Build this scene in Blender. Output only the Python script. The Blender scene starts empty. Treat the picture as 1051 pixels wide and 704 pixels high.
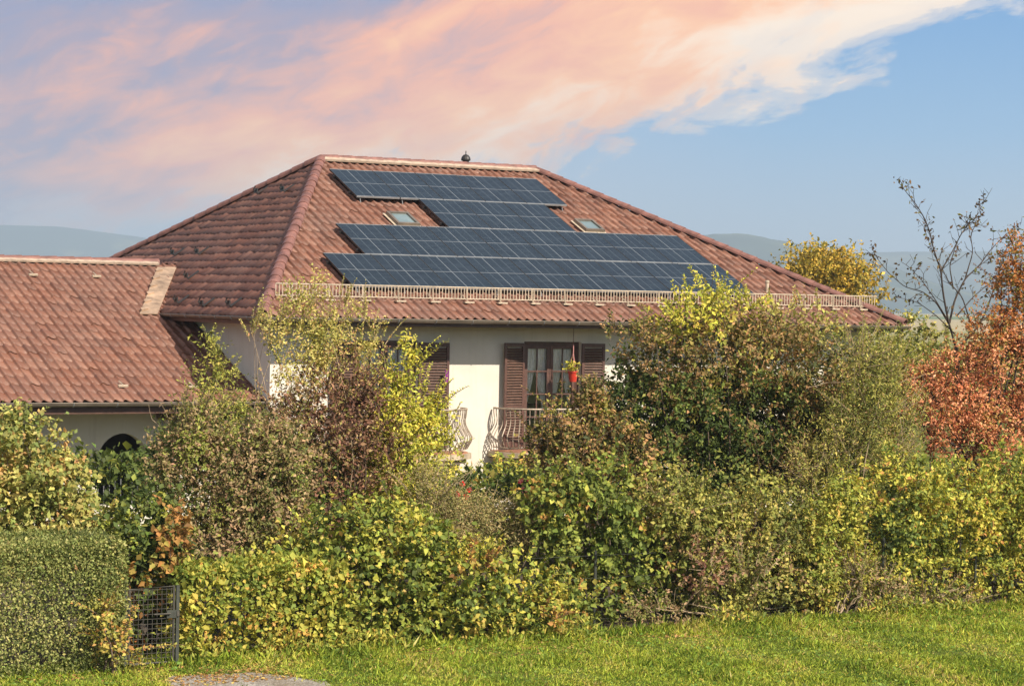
import bpy, bmesh, math, random
import numpy as np
from mathutils import Vector, Matrix
R = math.radians
rng = np.random.default_rng(7)
random.seed(7)
sc = bpy.context.scene
EXPO = .58
col = sc.collection

# ------------------------------------------------------------------ survey
# World axes: x runs along the house front (and the garden boundary), y goes into the plot, z is up, metres.
# Camera stand point and lens as measured from the photograph; at() turns a sighting into a world point on a plane y = const.
FOC, CX, CY = 2265.0, 525.5, 352.0
HEAD, ROLL, PITCH = R(29), R(1.05), R(1.04)
CAM = np.array([-16.76, -40.447, 4.70])
_fwd0 = np.array([math.sin(HEAD), math.cos(HEAD), 0.0]); _rt0 = np.array([math.cos(HEAD), -math.sin(HEAD), 0.0])
FWD = _fwd0 * math.cos(PITCH) - np.array([0, 0, 1.0]) * math.sin(PITCH)
_up0 = np.cross(_rt0, FWD)
RT = math.cos(ROLL) * _rt0 + math.sin(ROLL) * _up0
UP = -math.sin(ROLL) * _rt0 + math.cos(ROLL) * _up0

def ray(px, py):
    return FWD + RT * (px - CX) / FOC + UP * (CY - py) / FOC

def at(px, py, y):
    d = ray(px, py)
    return CAM + d * (y - CAM[1]) / d[1]

def mpp(px, py, y):                       # metres per pixel at that point
    d = ray(px, py)
    return ((y - CAM[1]) / d[1]) / FOC

# ------------------------------------------------------------------ materials
def mat(name):
    m = bpy.data.materials.new(name); m.use_nodes = True
    nt = m.node_tree
    b = nt.nodes['Principled BSDF']
    return m, nt, b

def node(nt, t, **kw):
    n = nt.nodes.new(t)
    for k, v in kw.items():
        setattr(n, k, v)
    return n

def math_n(nt, op, a, b=None, c=None, clamp=False):
    n = nt.nodes.new('ShaderNodeMath'); n.operation = op; n.use_clamp = clamp
    for i, v in enumerate((a, b, c)):
        if v is None: continue
        if isinstance(v, (int, float)): n.inputs[i].default_value = v
        else: nt.links.new(v, n.inputs[i])
    return n.outputs[0]

def mixc(nt, f, a, b, mode='MIX'):
    n = nt.nodes.new('ShaderNodeMix'); n.data_type = 'RGBA'; n.blend_type = mode
    for i, v in ((0, f), (6, a), (7, b)):
        if isinstance(v, (int, float)): n.inputs[i].default_value = v
        elif isinstance(v, tuple): n.inputs[i].default_value = (*v[:3], 1)
        else: nt.links.new(v, n.inputs[i])
    return n.outputs[2]

def noise(nt, vec, scale, detail=4, rough=.55, dist=0.0):
    n = nt.nodes.new('ShaderNodeTexNoise')
    n.inputs['Scale'].default_value = scale; n.inputs['Detail'].default_value = detail
    n.inputs['Roughness'].default_value = rough; n.inputs['Distortion'].default_value = dist
    if vec is not None: nt.links.new(vec, n.inputs['Vector'])
    return n.outputs['Fac']

def ramp(nt, fac, stops, interp='LINEAR'):
    n = nt.nodes.new('ShaderNodeValToRGB'); n.color_ramp.interpolation = interp
    e = n.color_ramp.elements
    while len(e) < len(stops): e.new(.5)
    for i, (p, c) in enumerate(stops):
        e[i].position = p; e[i].color = (*c[:3], 1) if len(c) >= 3 else (c[0],) * 3 + (1,)
    nt.links.new(fac, n.inputs[0])
    return n.outputs[0]

def bump(nt, b, h, strength, dist):
    n = nt.nodes.new('ShaderNodeBump'); n.inputs['Strength'].default_value = strength; n.inputs['Distance'].default_value = dist
    nt.links.new(h, n.inputs['Height']); nt.links.new(n.outputs[0], b.inputs['Normal'])

def geo_pos(nt):
    return nt.nodes.new('ShaderNodeNewGeometry').outputs['Position']

def simple(name, c, rough=.6, metal=0., var=.25, scale=6., bumpd=0.0, spec=.5):
    m, nt, b = mat(name)
    p = geo_pos(nt)
    f = noise(nt, p, scale, 5)
    lo = tuple(x * (1 - var) for x in c); hi = tuple(min(1, x * (1 + var)) for x in c)
    nt.links.new(ramp(nt, f, [(.3, lo), (.7, hi)]), b.inputs['Base Color'])
    b.inputs['Roughness'].default_value = rough; b.inputs['Metallic'].default_value = metal
    b.inputs['Specular IOR Level'].default_value = spec
    if bumpd: bump(nt, b, noise(nt, p, scale * 6, 4), .6, bumpd)
    return m

def tile_material(name, warm=0.0):
    m, nt, b = mat(name)
    uv = nt.nodes.new('ShaderNodeUVMap').outputs[0]
    fl = node(nt, 'ShaderNodeVectorMath', operation='FLOOR'); nt.links.new(uv, fl.inputs[0])
    wn = node(nt, 'ShaderNodeTexWhiteNoise', noise_dimensions='2D'); nt.links.new(fl.outputs[0], wn.inputs['Vector'])
    base = ramp(nt, wn.outputs['Value'], [(0., (.125, .050, .030)), (.25, (.162, .064, .037)), (.6, (.185, .074, .043)), (.85, (.212, .090, .054)), (1., (.25, .118, .076))])
    p = geo_pos(nt)
    big = noise(nt, p, .55, 5, .6)
    c1 = mixc(nt, math_n(nt, 'MULTIPLY', math_n(nt, 'SUBTRACT', big, .42, clamp=True), 2.2, clamp=True), base, (.180, .096, .071))
    fine = noise(nt, p, 9., 6, .7)
    mp = node(nt, 'ShaderNodeMapping'); mp.inputs['Scale'].default_value = (2.6, .55, .55); nt.links.new(p, mp.inputs['Vector'])
    stk = noise(nt, mp.outputs[0], 1., 5, .65)
    c1 = mixc(nt, ramp(nt, stk, [(.50, (0, 0, 0)), (.72, (.4, .4, .4))]), c1, (.105, .060, .046))
    c2 = mixc(nt, ramp(nt, fine, [(.50, (0, 0, 0)), (.72, (.7, .7, .7))]), c1, (.095, .055, .042))
    li = noise(nt, p, 26., 3, .6)
    c3 = mixc(nt, ramp(nt, li, [(.66, (0, 0, 0)), (.74, (.65, .65, .65))]), c2, (.34, .28, .21))
    nt.links.new(c3, b.inputs['Base Color'])
    nt.links.new(ramp(nt, fine, [(.3, (.42,) * 3), (.7, (.72,) * 3)]), b.inputs['Roughness'])
    bump(nt, b, noise(nt, p, 60., 4), .5, .006)
    return m

M = {}
M['tile'] = tile_material('clay_tile')
M['cap'] = simple('clay_cap', (.20, .092, .074), .6, var=.35, scale=5., bumpd=.004)
M['mortar'] = simple('pale_ridge_strip', (.40, .31, .235), .7, var=.3, scale=8.)
M['wood'] = simple('dark_brown_wood', (.085, .040, .027), .5, var=.35, scale=9., bumpd=.002)
M['shutter'] = simple('shutter_wood', (.105, .056, .040), .5, var=.3, scale=12.)
M['shutterframe'] = simple('shutter_frame_wood', (.10, .048, .036), .5, var=.3, scale=12.)
M['soffit'] = simple('soffit_board', (.20, .13, .085), .7, var=.3, scale=5.)
M['gutter'] = simple('gutter_metal', (.20, .165, .13), .42, .35, var=.25, scale=3.)
M['cream'] = simple('cream_painted_steel', (.44, .36, .265), .55, var=.25, scale=10.)
M['iron'] = simple('wrought_iron', (.34, .275, .21), .5, .2, var=.35, scale=14.)
M['slab'] = simple('balcony_stone', (.42, .34, .24), .8, var=.35, scale=4., bumpd=.006)
M['terracotta'] = simple('terracotta_floor', (.36, .17, .10), .75, var=.3, scale=5.)
M['dark'] = simple('dark_metal', (.035, .032, .032), .45, .3, var=.3)
M['alu'] = simple('aluminium', (.32, .33, .34), .4, .35, var=.15, scale=4.)
M['white'] = simple('white_plastic', (.74, .73, .70), .5, var=.1)
M['flash'] = simple('weathered_sheet_metal', (.40, .28, .19), .5, .25, var=.45, scale=4.5)
M['greenmetal'] = simple('green_painted_steel', (.046, .050, .040), .6, .1, var=.3, scale=10.)
M['galv'] = simple('galvanised_wire', (.065, .059, .048), .75, .1, var=.3, scale=10.)
M['redpot'] = simple('red_plastic', (.50, .040, .022), .4, var=.15)
M['cord'] = simple('brown_cord', (.16, .08, .07), .8)
M['pinkcord'] = simple('pink_cord', (.55, .25, .23), .8)
M['purple'] = simple('purple_cloth', (.16, .004, .16), .8, var=.2)
M['bark'] = simple('bark', (.115, .082, .058), .9, var=.45, scale=14., bumpd=.006)
M['darkbark'] = simple('dark_bark', (.050, .036, .030), .9, var=.45, scale=14.)
M['tanstem'] = simple('dry_tan_stem', (.34, .25, .16), .85, var=.35, scale=12.)
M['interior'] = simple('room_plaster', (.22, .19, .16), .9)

def plaster():
    m, nt, b = mat('cream_plaster'); p = geo_pos(nt)
    n1 = noise(nt, p, 1.1, 6, .6); n2 = noise(nt, p, 40., 3)
    c = ramp(nt, n1, [(.3, (.61, .555, .475)), (.55, (.67, .62, .54)), (.75, (.71, .665, .59))])
    mp = node(nt, 'ShaderNodeMapping'); mp.inputs['Scale'].default_value = (9, 9, .6); nt.links.new(p, mp.inputs['Vector'])
    st = noise(nt, mp.outputs[0], 1., 4, .6)
    c = mixc(nt, ramp(nt, st, [(.52, (0, 0, 0)), (.8, (.5, .5, .5))]), c, (.50, .44, .36))
    nt.links.new(c, b.inputs['Base Color']); b.inputs['Roughness'].default_value = .9
    bump(nt, b, n2, .4, .004)
    return m
M['plaster'] = plaster()

def glass(name, tint=(.9, .95, .95), refl=1.0):
    m = bpy.data.materials.new(name); m.use_nodes = True; nt = m.node_tree; nt.nodes.clear()
    out = node(nt, 'ShaderNodeOutputMaterial'); tr = node(nt, 'ShaderNodeBsdfTransparent'); gl = node(nt, 'ShaderNodeBsdfGlossy')
    tr.inputs[0].default_value = (*tint, 1); gl.inputs['Roughness'].default_value = .03
    fr = node(nt, 'ShaderNodeFresnel'); fr.inputs[0].default_value = 1.52
    mx = node(nt, 'ShaderNodeMixShader')
    nt.links.new(math_n(nt, 'MULTIPLY', fr.outputs[0], 1.6 * refl, clamp=True), mx.inputs[0])
    nt.links.new(tr.outputs[0], mx.inputs[1]); nt.links.new(gl.outputs[0], mx.inputs[2]); nt.links.new(mx.outputs[0], out.inputs[0])
    return m
M['glass'] = glass('window_glass', (1., 1., 1.), .7)

def curtain_mat():
    m, nt, b = mat('lace_curtain'); p = geo_pos(nt)
    f = noise(nt, p, 22., 3)
    nt.links.new(ramp(nt, f, [(.3, (.70, .69, .65)), (.7, (.88, .87, .83))]), b.inputs['Base Color'])
    b.inputs['Roughness'].default_value = .9
    return m
M['curtain'] = curtain_mat()

def skyglass():
    m, nt, b = mat('skylight_glass'); p = geo_pos(nt)
    nt.links.new(ramp(nt, noise(nt, p, 2., 2), [(.3, (.12, .17, .185)), (.7, (.19, .25, .26))]), b.inputs['Base Color'])
    b.inputs['Roughness'].default_value = .06; b.inputs['Specular IOR Level'].default_value = .5
    return m
M['skyglass'] = skyglass()

def panel_mat():
    m, nt, b = mat('solar_cells')
    uv = nt.nodes.new('ShaderNodeUVMap').outputs[0]
    sp = node(nt, 'ShaderNodeSeparateXYZ'); nt.links.new(uv, sp.inputs[0])
    X, Y = sp.outputs[0], sp.outputs[1]
    def line(v, pos, half):
        d = math_n(nt, 'ABSOLUTE', math_n(nt, 'SUBTRACT', v, pos))
        return math_n(nt, 'LESS_THAN', d, half)
    x5 = math_n(nt, 'FRACT', math_n(nt, 'ADD', math_n(nt, 'MULTIPLY', X, 5.), .5))
    thin = line(x5, .5, .040)
    strong = line(X, .4, .0065)
    mid = line(Y, .5, .0055)
    y20 = math_n(nt, 'FRACT', math_n(nt, 'MULTIPLY', Y, 20.))
    hcell = line(y20, .5, .04)
    bus = line(math_n(nt, 'FRACT', math_n(nt, 'MULTIPLY', X, 25.)), .5, .07)
    oi = node(nt, 'ShaderNodeObjectInfo')
    cell = node(nt, 'ShaderNodeVectorMath', operation='MULTIPLY'); nt.links.new(uv, cell.inputs[0]); cell.inputs[1].default_value = (5, 20, 1)
    ad = node(nt, 'ShaderNodeVectorMath', operation='ADD'); nt.links.new(cell.outputs[0], ad.inputs[0])
    sv = node(nt, 'ShaderNodeCombineXYZ'); nt.links.new(math_n(nt, 'MULTIPLY', oi.outputs['Random'], 97.), sv.inputs[2]); nt.links.new(sv.outputs[0], ad.inputs[1])
    fl = node(nt, 'ShaderNodeVectorMath', operation='FLOOR'); nt.links.new(ad.outputs[0], fl.inputs[0])
    wn = node(nt, 'ShaderNodeTexWhiteNoise', noise_dimensions='3D'); nt.links.new(fl.outputs[0], wn.inputs['Vector'])
    c = ramp(nt, wn.outputs['Value'], [(0., (.009, .015, .021)), (.6, (.012, .0195, .027)), (1., (.018, .027, .036))])
    c = mixc(nt, math_n(nt, 'MULTIPLY', oi.outputs['Random'], .35), c, (.015, .025, .034))
    c = mixc(nt, math_n(nt, 'MULTIPLY', bus, .3), c, (.08, .10, .11))
    c = mixc(nt, math_n(nt, 'MULTIPLY', hcell, .25), c, (.10, .12, .14))
    c = mixc(nt, math_n(nt, 'MULTIPLY', thin, .75), c, (.065, .085, .10))
    c = mixc(nt, strong, c, (.18, .20, .215))
    c = mixc(nt, mid, c, (.19, .205, .22))
    nt.links.new(c, b.inputs['Base Color'])
    b.inputs['Roughness'].default_value = .13; b.inputs['Specular IOR Level'].default_value = .30
    return m
M['cells'] = panel_mat()

def leaf_material():
    m, nt, b = mat('leaf')
    a = node(nt, 'ShaderNodeAttribute', attribute_name='leaf_colour')
    b.inputs['Roughness'].default_value = .6; b.inputs['Specular IOR Level'].default_value = .18
    nt.links.new(a.outputs['Color'], b.inputs['Base Color'])
    tl = node(nt, 'ShaderNodeBsdfTranslucent')
    bright = mixc(nt, 1.0, a.outputs['Color'], (1.35, 1.35, .8), 'MULTIPLY')
    nt.links.new(bright, tl.inputs[0])
    mx = node(nt, 'ShaderNodeMixShader'); mx.inputs[0].default_value = .26
    nt.links.new(b.outputs[0], mx.inputs[1]); nt.links.new(tl.outputs[0], mx.inputs[2])
    nt.links.new(mx.outputs[0], nt.nodes['Material Output'].inputs[0])
    return m
M['leaf'] = leaf_material()

def ground_mat():
    m, nt, b = mat('meadow_ground'); p = geo_pos(nt)
    n1 = noise(nt, p, .9, 6, .65); n2 = noise(nt, p, 14., 5, .7)
    near = ramp(nt, n1, [(.3, (.08, .11, .02)), (.55, (.13, .15, .03)), (.75, (.17, .17, .045))])
    near = mixc(nt, ramp(nt, n2, [(.4, (0, 0, 0)), (.8, (.6, .6, .6))]), near, (.05, .05, .02))
    vo = node(nt, 'ShaderNodeTexVoronoi'); vo.inputs['Scale'].default_value = .0042
    mp = node(nt, 'ShaderNodeMapping'); mp.inputs['Scale'].default_value = (1, .45, 1); nt.links.new(p, mp.inputs['Vector']); nt.links.new(mp.outputs[0], vo.inputs['Vector'])
    sx = node(nt, 'ShaderNodeSeparateXYZ'); nt.links.new(vo.outputs['Color'], sx.inputs[0])
    far = ramp(nt, sx.outputs[0], [(0., (.10, .15, .045)), (.3, (.26, .24, .11)), (.55, (.13, .17, .05)), (.75, (.36, .30, .17)), (1., (.06, .09, .035))], 'CONSTANT')
    ln = node(nt, 'ShaderNodeVectorMath', operation='LENGTH'); nt.links.new(p, ln.inputs[0])
    f = math_n(nt, 'MULTIPLY', math_n(nt, 'SUBTRACT', ln.outputs['Value'], 90.), .01, clamp=True)
    nt.links.new(mixc(nt, f, near, far), b.inputs['Base Color']); b.inputs['Roughness'].default_value = .95
    b.inputs['Specular IOR Level'].default_value = .1
    bump(nt, b, n2, .7, .05)
    return m
M['ground'] = ground_mat()

def hill_mat():
    m, nt, b = mat('wooded_hill'); p = geo_pos(nt)
    n1 = noise(nt, p, .006, 6, .6); n2 = noise(nt, p, .03, 5, .7)
    c = ramp(nt, n1, [(.35, (.045, .06, .045)), (.55, (.065, .085, .055)), (.62, (.13, .14, .075)), (.8, (.07, .08, .05))])
    c = mixc(nt, ramp(nt, n2, [(.4, (0, 0, 0)), (.7, (.6, .6, .6))]), c, (.03, .05, .02))
    nt.links.new(c, b.inputs['Base Color']); b.inputs['Roughness'].default_value = 1.; b.inputs['Specular IOR Level'].default_value = 0.
    return m
M['hill'] = hill_mat()

def soil_mat():
    m, nt, b = mat('garden_soil'); p = geo_pos(nt)
    f = noise(nt, p, 7., 7, .7)
    nt.links.new(ramp(nt, f, [(.3, (.045, .032, .02)), (.6, (.09, .065, .04)), (.8, (.15, .11, .065))]), b.inputs['Base Color'])
    b.inputs['Roughness'].default_value = 1.; bump(nt, b, f, .8, .05)
    return m
M['soil'] = soil_mat()

def gravel_mat():
    m, nt, b = mat('gravel_path'); p = geo_pos(nt)
    f = noise(nt, p, 2.2, 6, .65)
    vo = node(nt, 'ShaderNodeTexVoronoi'); vo.inputs['Scale'].default_value = 38.; nt.links.new(p, vo.inputs['Vector'])
    sx = node(nt, 'ShaderNodeSeparateXYZ'); nt.links.new(vo.outputs['Color'], sx.inputs[0])
    c = ramp(nt, sx.outputs[0], [(0., (.17, .155, .13)), (.5, (.28, .255, .22)), (1., (.40, .37, .325))])
    c = mixc(nt, ramp(nt, f, [(.42, (0, 0, 0)), (.7, (.75, .75, .75))]), c, (.17, .125, .08))
    nt.links.new(c, b.inputs['Base Color']); b.inputs['Roughness'].default_value = .95
    bump(nt, b, vo.outputs['Distance'], .8, .012)
    return m
M['gravel'] = gravel_mat()

# ------------------------------------------------------------------ builders
class MB:
    def __init__(s): s.v = []; s.f = []; s.m = []; s.mats = []
    def mi(s, m):
        if m not in s.mats: s.mats.append(m)
        return s.mats.index(m)
    def add(s, vs, fs, m):
        k = len(s.v); s.v += [tuple(map(float, q)) for q in vs]; i = s.mi(m)
        for f in fs: s.f.append([k + j for j in f]); s.m.append(i)
    def box(s, a, b, m):
        (x0, y0, z0), (x1, y1, z1) = a, b
        x0, x1 = sorted((x0, x1)); y0, y1 = sorted((y0, y1)); z0, z1 = sorted((z0, z1))
        s.add([(x0, y0, z0), (x1, y0, z0), (x1, y1, z0), (x0, y1, z0), (x0, y0, z1), (x1, y0, z1), (x1, y1, z1), (x0, y1, z1)],
              [(0, 3, 2, 1), (4, 5, 6, 7), (0, 1, 5, 4), (1, 2, 6, 5), (2, 3, 7, 6), (3, 0, 4, 7)], m)
    def tube(s, pts, rad, m, n=6, cap=True):
        pts = [np.asarray(p, float) for p in pts]
        if np.isscalar(rad): rad = [rad] * len(pts)
        rings = []; ref = None
        for i, p in enumerate(pts):
            d = pts[min(i + 1, len(pts) - 1)] - pts[max(i - 1, 0)]
            d = d / (np.linalg.norm(d) + 1e-9)
            if ref is None: ref = np.array([0, 0, 1.]) if abs(d[2]) < .9 else np.array([1., 0, 0])
            a = np.cross(d, ref); a /= np.linalg.norm(a) + 1e-9; b = np.cross(d, a); ref = -b if False else ref
            rings.append([p + rad[i] * (a * math.cos(2 * math.pi * k / n) + b * math.sin(2 * math.pi * k / n)) for k in range(n)])
        vs = [q for r_ in rings for q in r_]; fs = []
        for i in range(len(pts) - 1):
            for k in range(n):
                k2 = (k + 1) % n
                fs.append((i * n + k, i * n + k2, (i + 1) * n + k2, (i + 1) * n + k))
        if cap:
            fs.append(tuple(range(n))); fs.append(tuple((len(pts) - 1) * n + k for k in reversed(range(n))))
        s.add(vs, fs, m)
    def lathe(s, c, prof, m, n=16):
        vs = []; fs = []
        for (r_, z_) in prof:
            for k in range(n):
                t = 2 * math.pi * k / n; vs.append((c[0] + r_ * math.cos(t), c[1] + r_ * math.sin(t), c[2] + z_))
        for i in range(len(prof) - 1):
            for k in range(n):
                k2 = (k + 1) % n; fs.append((i * n + k, i * n + k2, (i + 1) * n + k2, (i + 1) * n + k))
        fs.append(tuple(reversed(range(n)))); fs.append(tuple((len(prof) - 1) * n + k for k in range(n)))
        s.add(vs, fs, m)
    def prism(s, poly, z0, z1, m):
        n = len(poly)
        vs = [(x, y, z0) for x, y in poly] + [(x, y, z1) for x, y in poly]
        s.add(vs, [tuple(reversed(range(n))), tuple(range(n, 2 * n))] + [(i, (i + 1) % n, n + (i + 1) % n, n + i) for i in range(n)], m)
    def build(s, name, parent=None, smooth=False, bev=0.0):
        me = bpy.data.meshes.new(name); me.from_pydata(s.v, [], s.f)
        for m in s.mats: me.materials.append(M[m] if isinstance(m, str) else m)
        me.polygons.foreach_set('material_index', s.m)
        if smooth: me.polygons.foreach_set('use_smooth', [True] * len(s.f))
        me.update()
        o = bpy.data.objects.new(name, me); col.objects.link(o)
        if parent: o.parent = parent
        if bev:
            bm_ = o.modifiers.new('edge', 'BEVEL'); bm_.width = bev; bm_.segments = 1; bm_.limit_method = 'ANGLE'
        return o

def tag(o, label=None, cat=None, group=None, kind=None):
    if label: o['label'] = label
    if cat: o['category'] = cat
    if group: o['group'] = group
    if kind: o['kind'] = kind
    return o

def empty(name, loc, label=None, cat=None, group=None, rot=(0, 0, 0)):
    o = bpy.data.objects.new(name, None); col.objects.link(o); o.location = loc; o.rotation_euler = rot
    o.empty_display_size = .2
    return tag(o, label, cat, group)

def fix_parent(o, parent):
    """keep o's world-space mesh where it is under a translated parent"""
    o.parent = parent
    o.location = -Vector(parent.location)
    return o

def unit(a):
    a = np.asarray(a, float); return a / (np.linalg.norm(a, axis=-1, keepdims=True) + 1e-9)

# ------------------------------------------------------------------ tiled roof planes
def tile_faces(acc, A, B, poly, tw, tl, amp=.052, lip=.018):
    """adds the tiles of one roof plane (eave A->B, convex outline poly) to the bmesh acc"""
    A = np.array(A, float); B = np.array(B, float); p = unit(B - A)
    poly = [np.array(q, float) for q in poly]
    far = max(poly, key=lambda q: np.linalg.norm(np.cross(q - A, p)))
    n = unit(np.cross(p, far - A)); q = np.cross(n, p)
    P2 = [((w - A) @ p, (w - A) @ q) for w in poly]
    x0 = min(a for a, _ in P2); x1 = max(a for a, _ in P2); y1 = max(b for _, b in P2)
    bm_ = bmesh.new(); uvl = bm_.loops.layers.uv.new('UVMap')
    seg = 8
    nt_ = int(math.ceil((x1 - x0) / tw)); rows = int(math.ceil(y1 / tl))
    PX = (0., .07, .14, .26, .42, .60, .80, .93); prof = (0., .72, 1., .92, .55, .22, .06, 0.)
    r_ = np.random.default_rng(int(abs(A).sum() * 10) + 3)
    for j in range(rows):
        lo = []; hi = []; bot = []
        jit = r_.normal(0, .006, nt_ + 1); dl = r_.normal(0, .009, nt_ + 1) - .035 * (r_.random(nt_ + 1) < .02)
        for i in range(nt_ * seg + 1):
            t, k = divmod(i, seg)
            x = x0 + (t + PX[k]) * tw
            h = amp * prof[k] + jit[t]
            lo.append(bm_.verts.new((x, j * tl - .02 + dl[t], h + lip)))
            bot.append(bm_.verts.new((x, j * tl - .02 + dl[t], h + lip - .022)))
            hi.append(bm_.verts.new((x, (j + 1) * tl + .01, h)))
        for i in range(nt_ * seg):
            t = i // seg
            for quad, dv in (((lo[i], lo[i + 1], hi[i + 1], hi[i]), (0.05, .95)), ((bot[i], bot[i + 1], lo[i + 1], lo[i]), (.02, .05))):
                f = bm_.faces.new(quad); f.smooth = True
                for lp in f.loops:
                    lp[uvl].uv = (t + .5, j + .5)
    m2 = len(P2)
    for i in range(m2):
        a = P2[i]; b = P2[(i + 1) % m2]
        ex, ey = b[0] - a[0], b[1] - a[1]
        if abs(ey) < 1e-4 and abs(a[1]) < 1e-4: continue      # the eave itself keeps its tile lip
        nr = Vector((ey, -ex, 0)).normalized()
        bmesh.ops.bisect_plane(bm_, geom=bm_.verts[:] + bm_.edges[:] + bm_.faces[:], plane_co=Vector((a[0], a[1], 0)), plane_no=nr, clear_outer=True)
    Mx = Matrix(((p[0], q[0], n[0], A[0]), (p[1], q[1], n[1], A[1]), (p[2], q[2], n[2], A[2]), (0, 0, 0, 1)))
    bmesh.ops.transform(bm_, matrix=Mx, verts=bm_.verts)
    # sarking board right under the tiles so that no light leaks through
    tmp = bpy.data.meshes.new('tmp'); bm_.to_mesh(tmp); bm_.free()
    acc.from_mesh(tmp); bpy.data.meshes.remove(tmp)
    vs = [acc.verts.new(tuple(w - n * .035)) for w in poly]
    f = acc.faces.new(vs); f.material_index = 1

def finish_bm(acc, name, mats, parent=None):
    me = bpy.data.meshes.new(name); acc.to_mesh(me); acc.free()
    for m in mats: me.materials.append(M[m])
    o = bpy.data.objects.new(name, me); col.objects.link(o)
    if parent: o.parent = parent
    return o

def cap_line(mb, a, b, n, m='cap', rad=.125, step=.40):
    """overlapping half round ridge tiles from a up to b, n = upward normal"""
    a = np.array(a, float); b = np.array(b, float); L = np.linalg.norm(b - a); d = (b - a) / L
    n = unit(np.array(n, float)); s_ = np.cross(d, n); k = int(round(L / step)); st = L / k
    rr = np.random.default_rng(5)
    for i in range(k):
        r0, r1 = rad * 1.10, rad * .93
        jx = rr.normal(0, .006); p0 = a + d * (i * st - .03) + s_ * jx; p1 = a + d * ((i + 1) * st + .02) + s_ * jx
        vs = []; ns = 9
        for (p_, r_) in ((p0, r0), (p1, r1)):
            for q in range(ns):
                t = -.15 + (math.pi + .3) * q / (ns - 1)
                vs.append(p_ + s_ * (r_ * math.cos(t)) + n * (r_ * .82 * math.sin(t)))
        for (p_, r_) in ((p0, r0 - .02),):
            for q in range(ns):
                t = -.15 + (math.pi + .3) * q / (ns - 1)
                vs.append(p_ + s_ * (r_ * math.cos(t)) + n * (r_ * .82 * math.sin(t)))
        fs = [(q, q + 1, ns + q + 1, ns + q) for q in range(ns - 1)] + [(2 * ns + q, 2 * ns + q + 1, q + 1, q) for q in range(ns - 1)]
        mb.add(vs, fs, m)

# ================================================================== HOUSE
ZE, LX, DY = 4.338, 16.1, 16.6              # eave height, eave length, eave depth
PF = R(24.0); TF = math.tan(PF)
RY, RZ = 8.30, ZE + 8.30 * TF               # ridge
AX0, AX1 = 4.92, 10.80
house = empty('house', (0, 0, 0), 'cream plastered house with a hipped red tile roof carrying solar panels', 'house')
acc = bmesh.new()
c00, c10, c11, c01 = (0, 0, ZE), (LX, 0, ZE), (LX, DY, ZE), (0, DY, ZE)
aL, aR = (AX0, RY, RZ), (AX1, RY, RZ)
tile_faces(acc, c00, c10, [c00, c10, aR, aL], .205, .415)
tile_faces(acc, c01, c00, [c01, c00, aL], .245, .283, amp=.034, lip=.020)
tile_faces(acc, c10, c11, [c10, c11, aR], .245, .283)
tile_faces(acc, c11, c01, [c11, c01, aL, aR], .205, .415)
roof = finish_bm(acc, 'roof', ['tile', 'soffit'], house)
mb = MB()
cap_line(mb, np.array(c00) + np.array([.02, .02, .06]), np.array(aL) + np.array([0, 0, .05]), (-.4, -.3, 1))
mb.build('hip_cap', roof)
mb = MB(); cap_line(mb, np.array(c10) + np.array([-.02, .02, .06]), np.array(aR) + np.array([0, 0, .05]), (.4, -.3, 1)); mb.build('hip_cap', roof)
mb = MB(); cap_line(mb, np.array(c01) + np.array([.02, -.02, .06]), np.array(aL) + np.array([0, 0, .05]), (-.4, .3, 1)); mb.build('hip_cap', roof)
mb = MB(); cap_line(mb, np.array(c11) + np.array([-.02, -.02, .06]), np.array(aR) + np.array([0, 0, .05]), (.4, .3, 1)); mb.build('hip_cap', roof)
mb = MB(); cap_line(mb, np.array(aR) + np.array([0, 0, .05]), np.array(aL) + np.array([0, 0, .05]), (0, 0, 1)); mb.build('ridge_cap', roof)

def on_roof(x, s, h=0.0):
    return np.array([x, s * math.cos(PF) - h * math.sin(PF), ZE + s * math.sin(PF) + h * math.cos(PF)])
SL = RY / math.cos(PF)
mb = MB()
def strip_on_roof(mb, x0, x1, s0, s1, h0, h1, m):
    vs = [on_roof(x, s, h) for h in (h0, h1) for (x, s) in ((x0, s0), (x1, s0), (x1, s1), (x0, s1))]
    mb.add(vs, [(3, 2, 1, 0), (4, 5, 6, 7), (0, 1, 5, 4), (1, 2, 6, 5), (2, 3, 7, 6), (3, 0, 4, 7)], m)
strip_on_roof(mb, AX0 - .02, AX1 + .05, SL - .22, SL - .03, .075, .125, 'mortar')
mb.build('ridge_strip', roof)

# snow guard along the front eave
mb = MB()
s0 = .86; g0, g1, hgt = .62, 15.86, .27
def gp(x, z, y=0): b_ = on_roof(x, s0, .05); return (x, b_[1] + y, b_[2] + z)
mb.tube([gp(g0, .03), gp(g1, .03)], .013, 'cream', 5); mb.tube([gp(g0, hgt), gp(g1, hgt)], .015, 'cream', 5)
x = g0
while x <= g1:
    mb.box((x - .008, gp(x, 0)[1] - .006, gp(x, .03)[2]), (x + .008, gp(x, 0)[1] + .006, gp(x, hgt)[2]), 'cream'); x += .074
guard = mb.build('snow_guard', roof)
x = g0 + .35
while x < g1:
    mb = MB(); mb.tube([gp(x, hgt + .01), gp(x, -.02, -.02), on_roof(x, s0 - .13, .055), on_roof(x, s0 + .30, .07)], .015, 'cream', 4)
    mb.tube([gp(x, hgt * .8), on_roof(x, s0 + .28, .07)], .011, 'cream', 4)
    b_ = on_roof(x, s0 - .1, .055); mb.box((x - .11, b_[1] - .06, b_[2] - .02), (x + .11, b_[1] + .06, b_[2] + .012), 'cream')
    x += .80; mb.build('snow_guard_bracket', roof)

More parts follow.
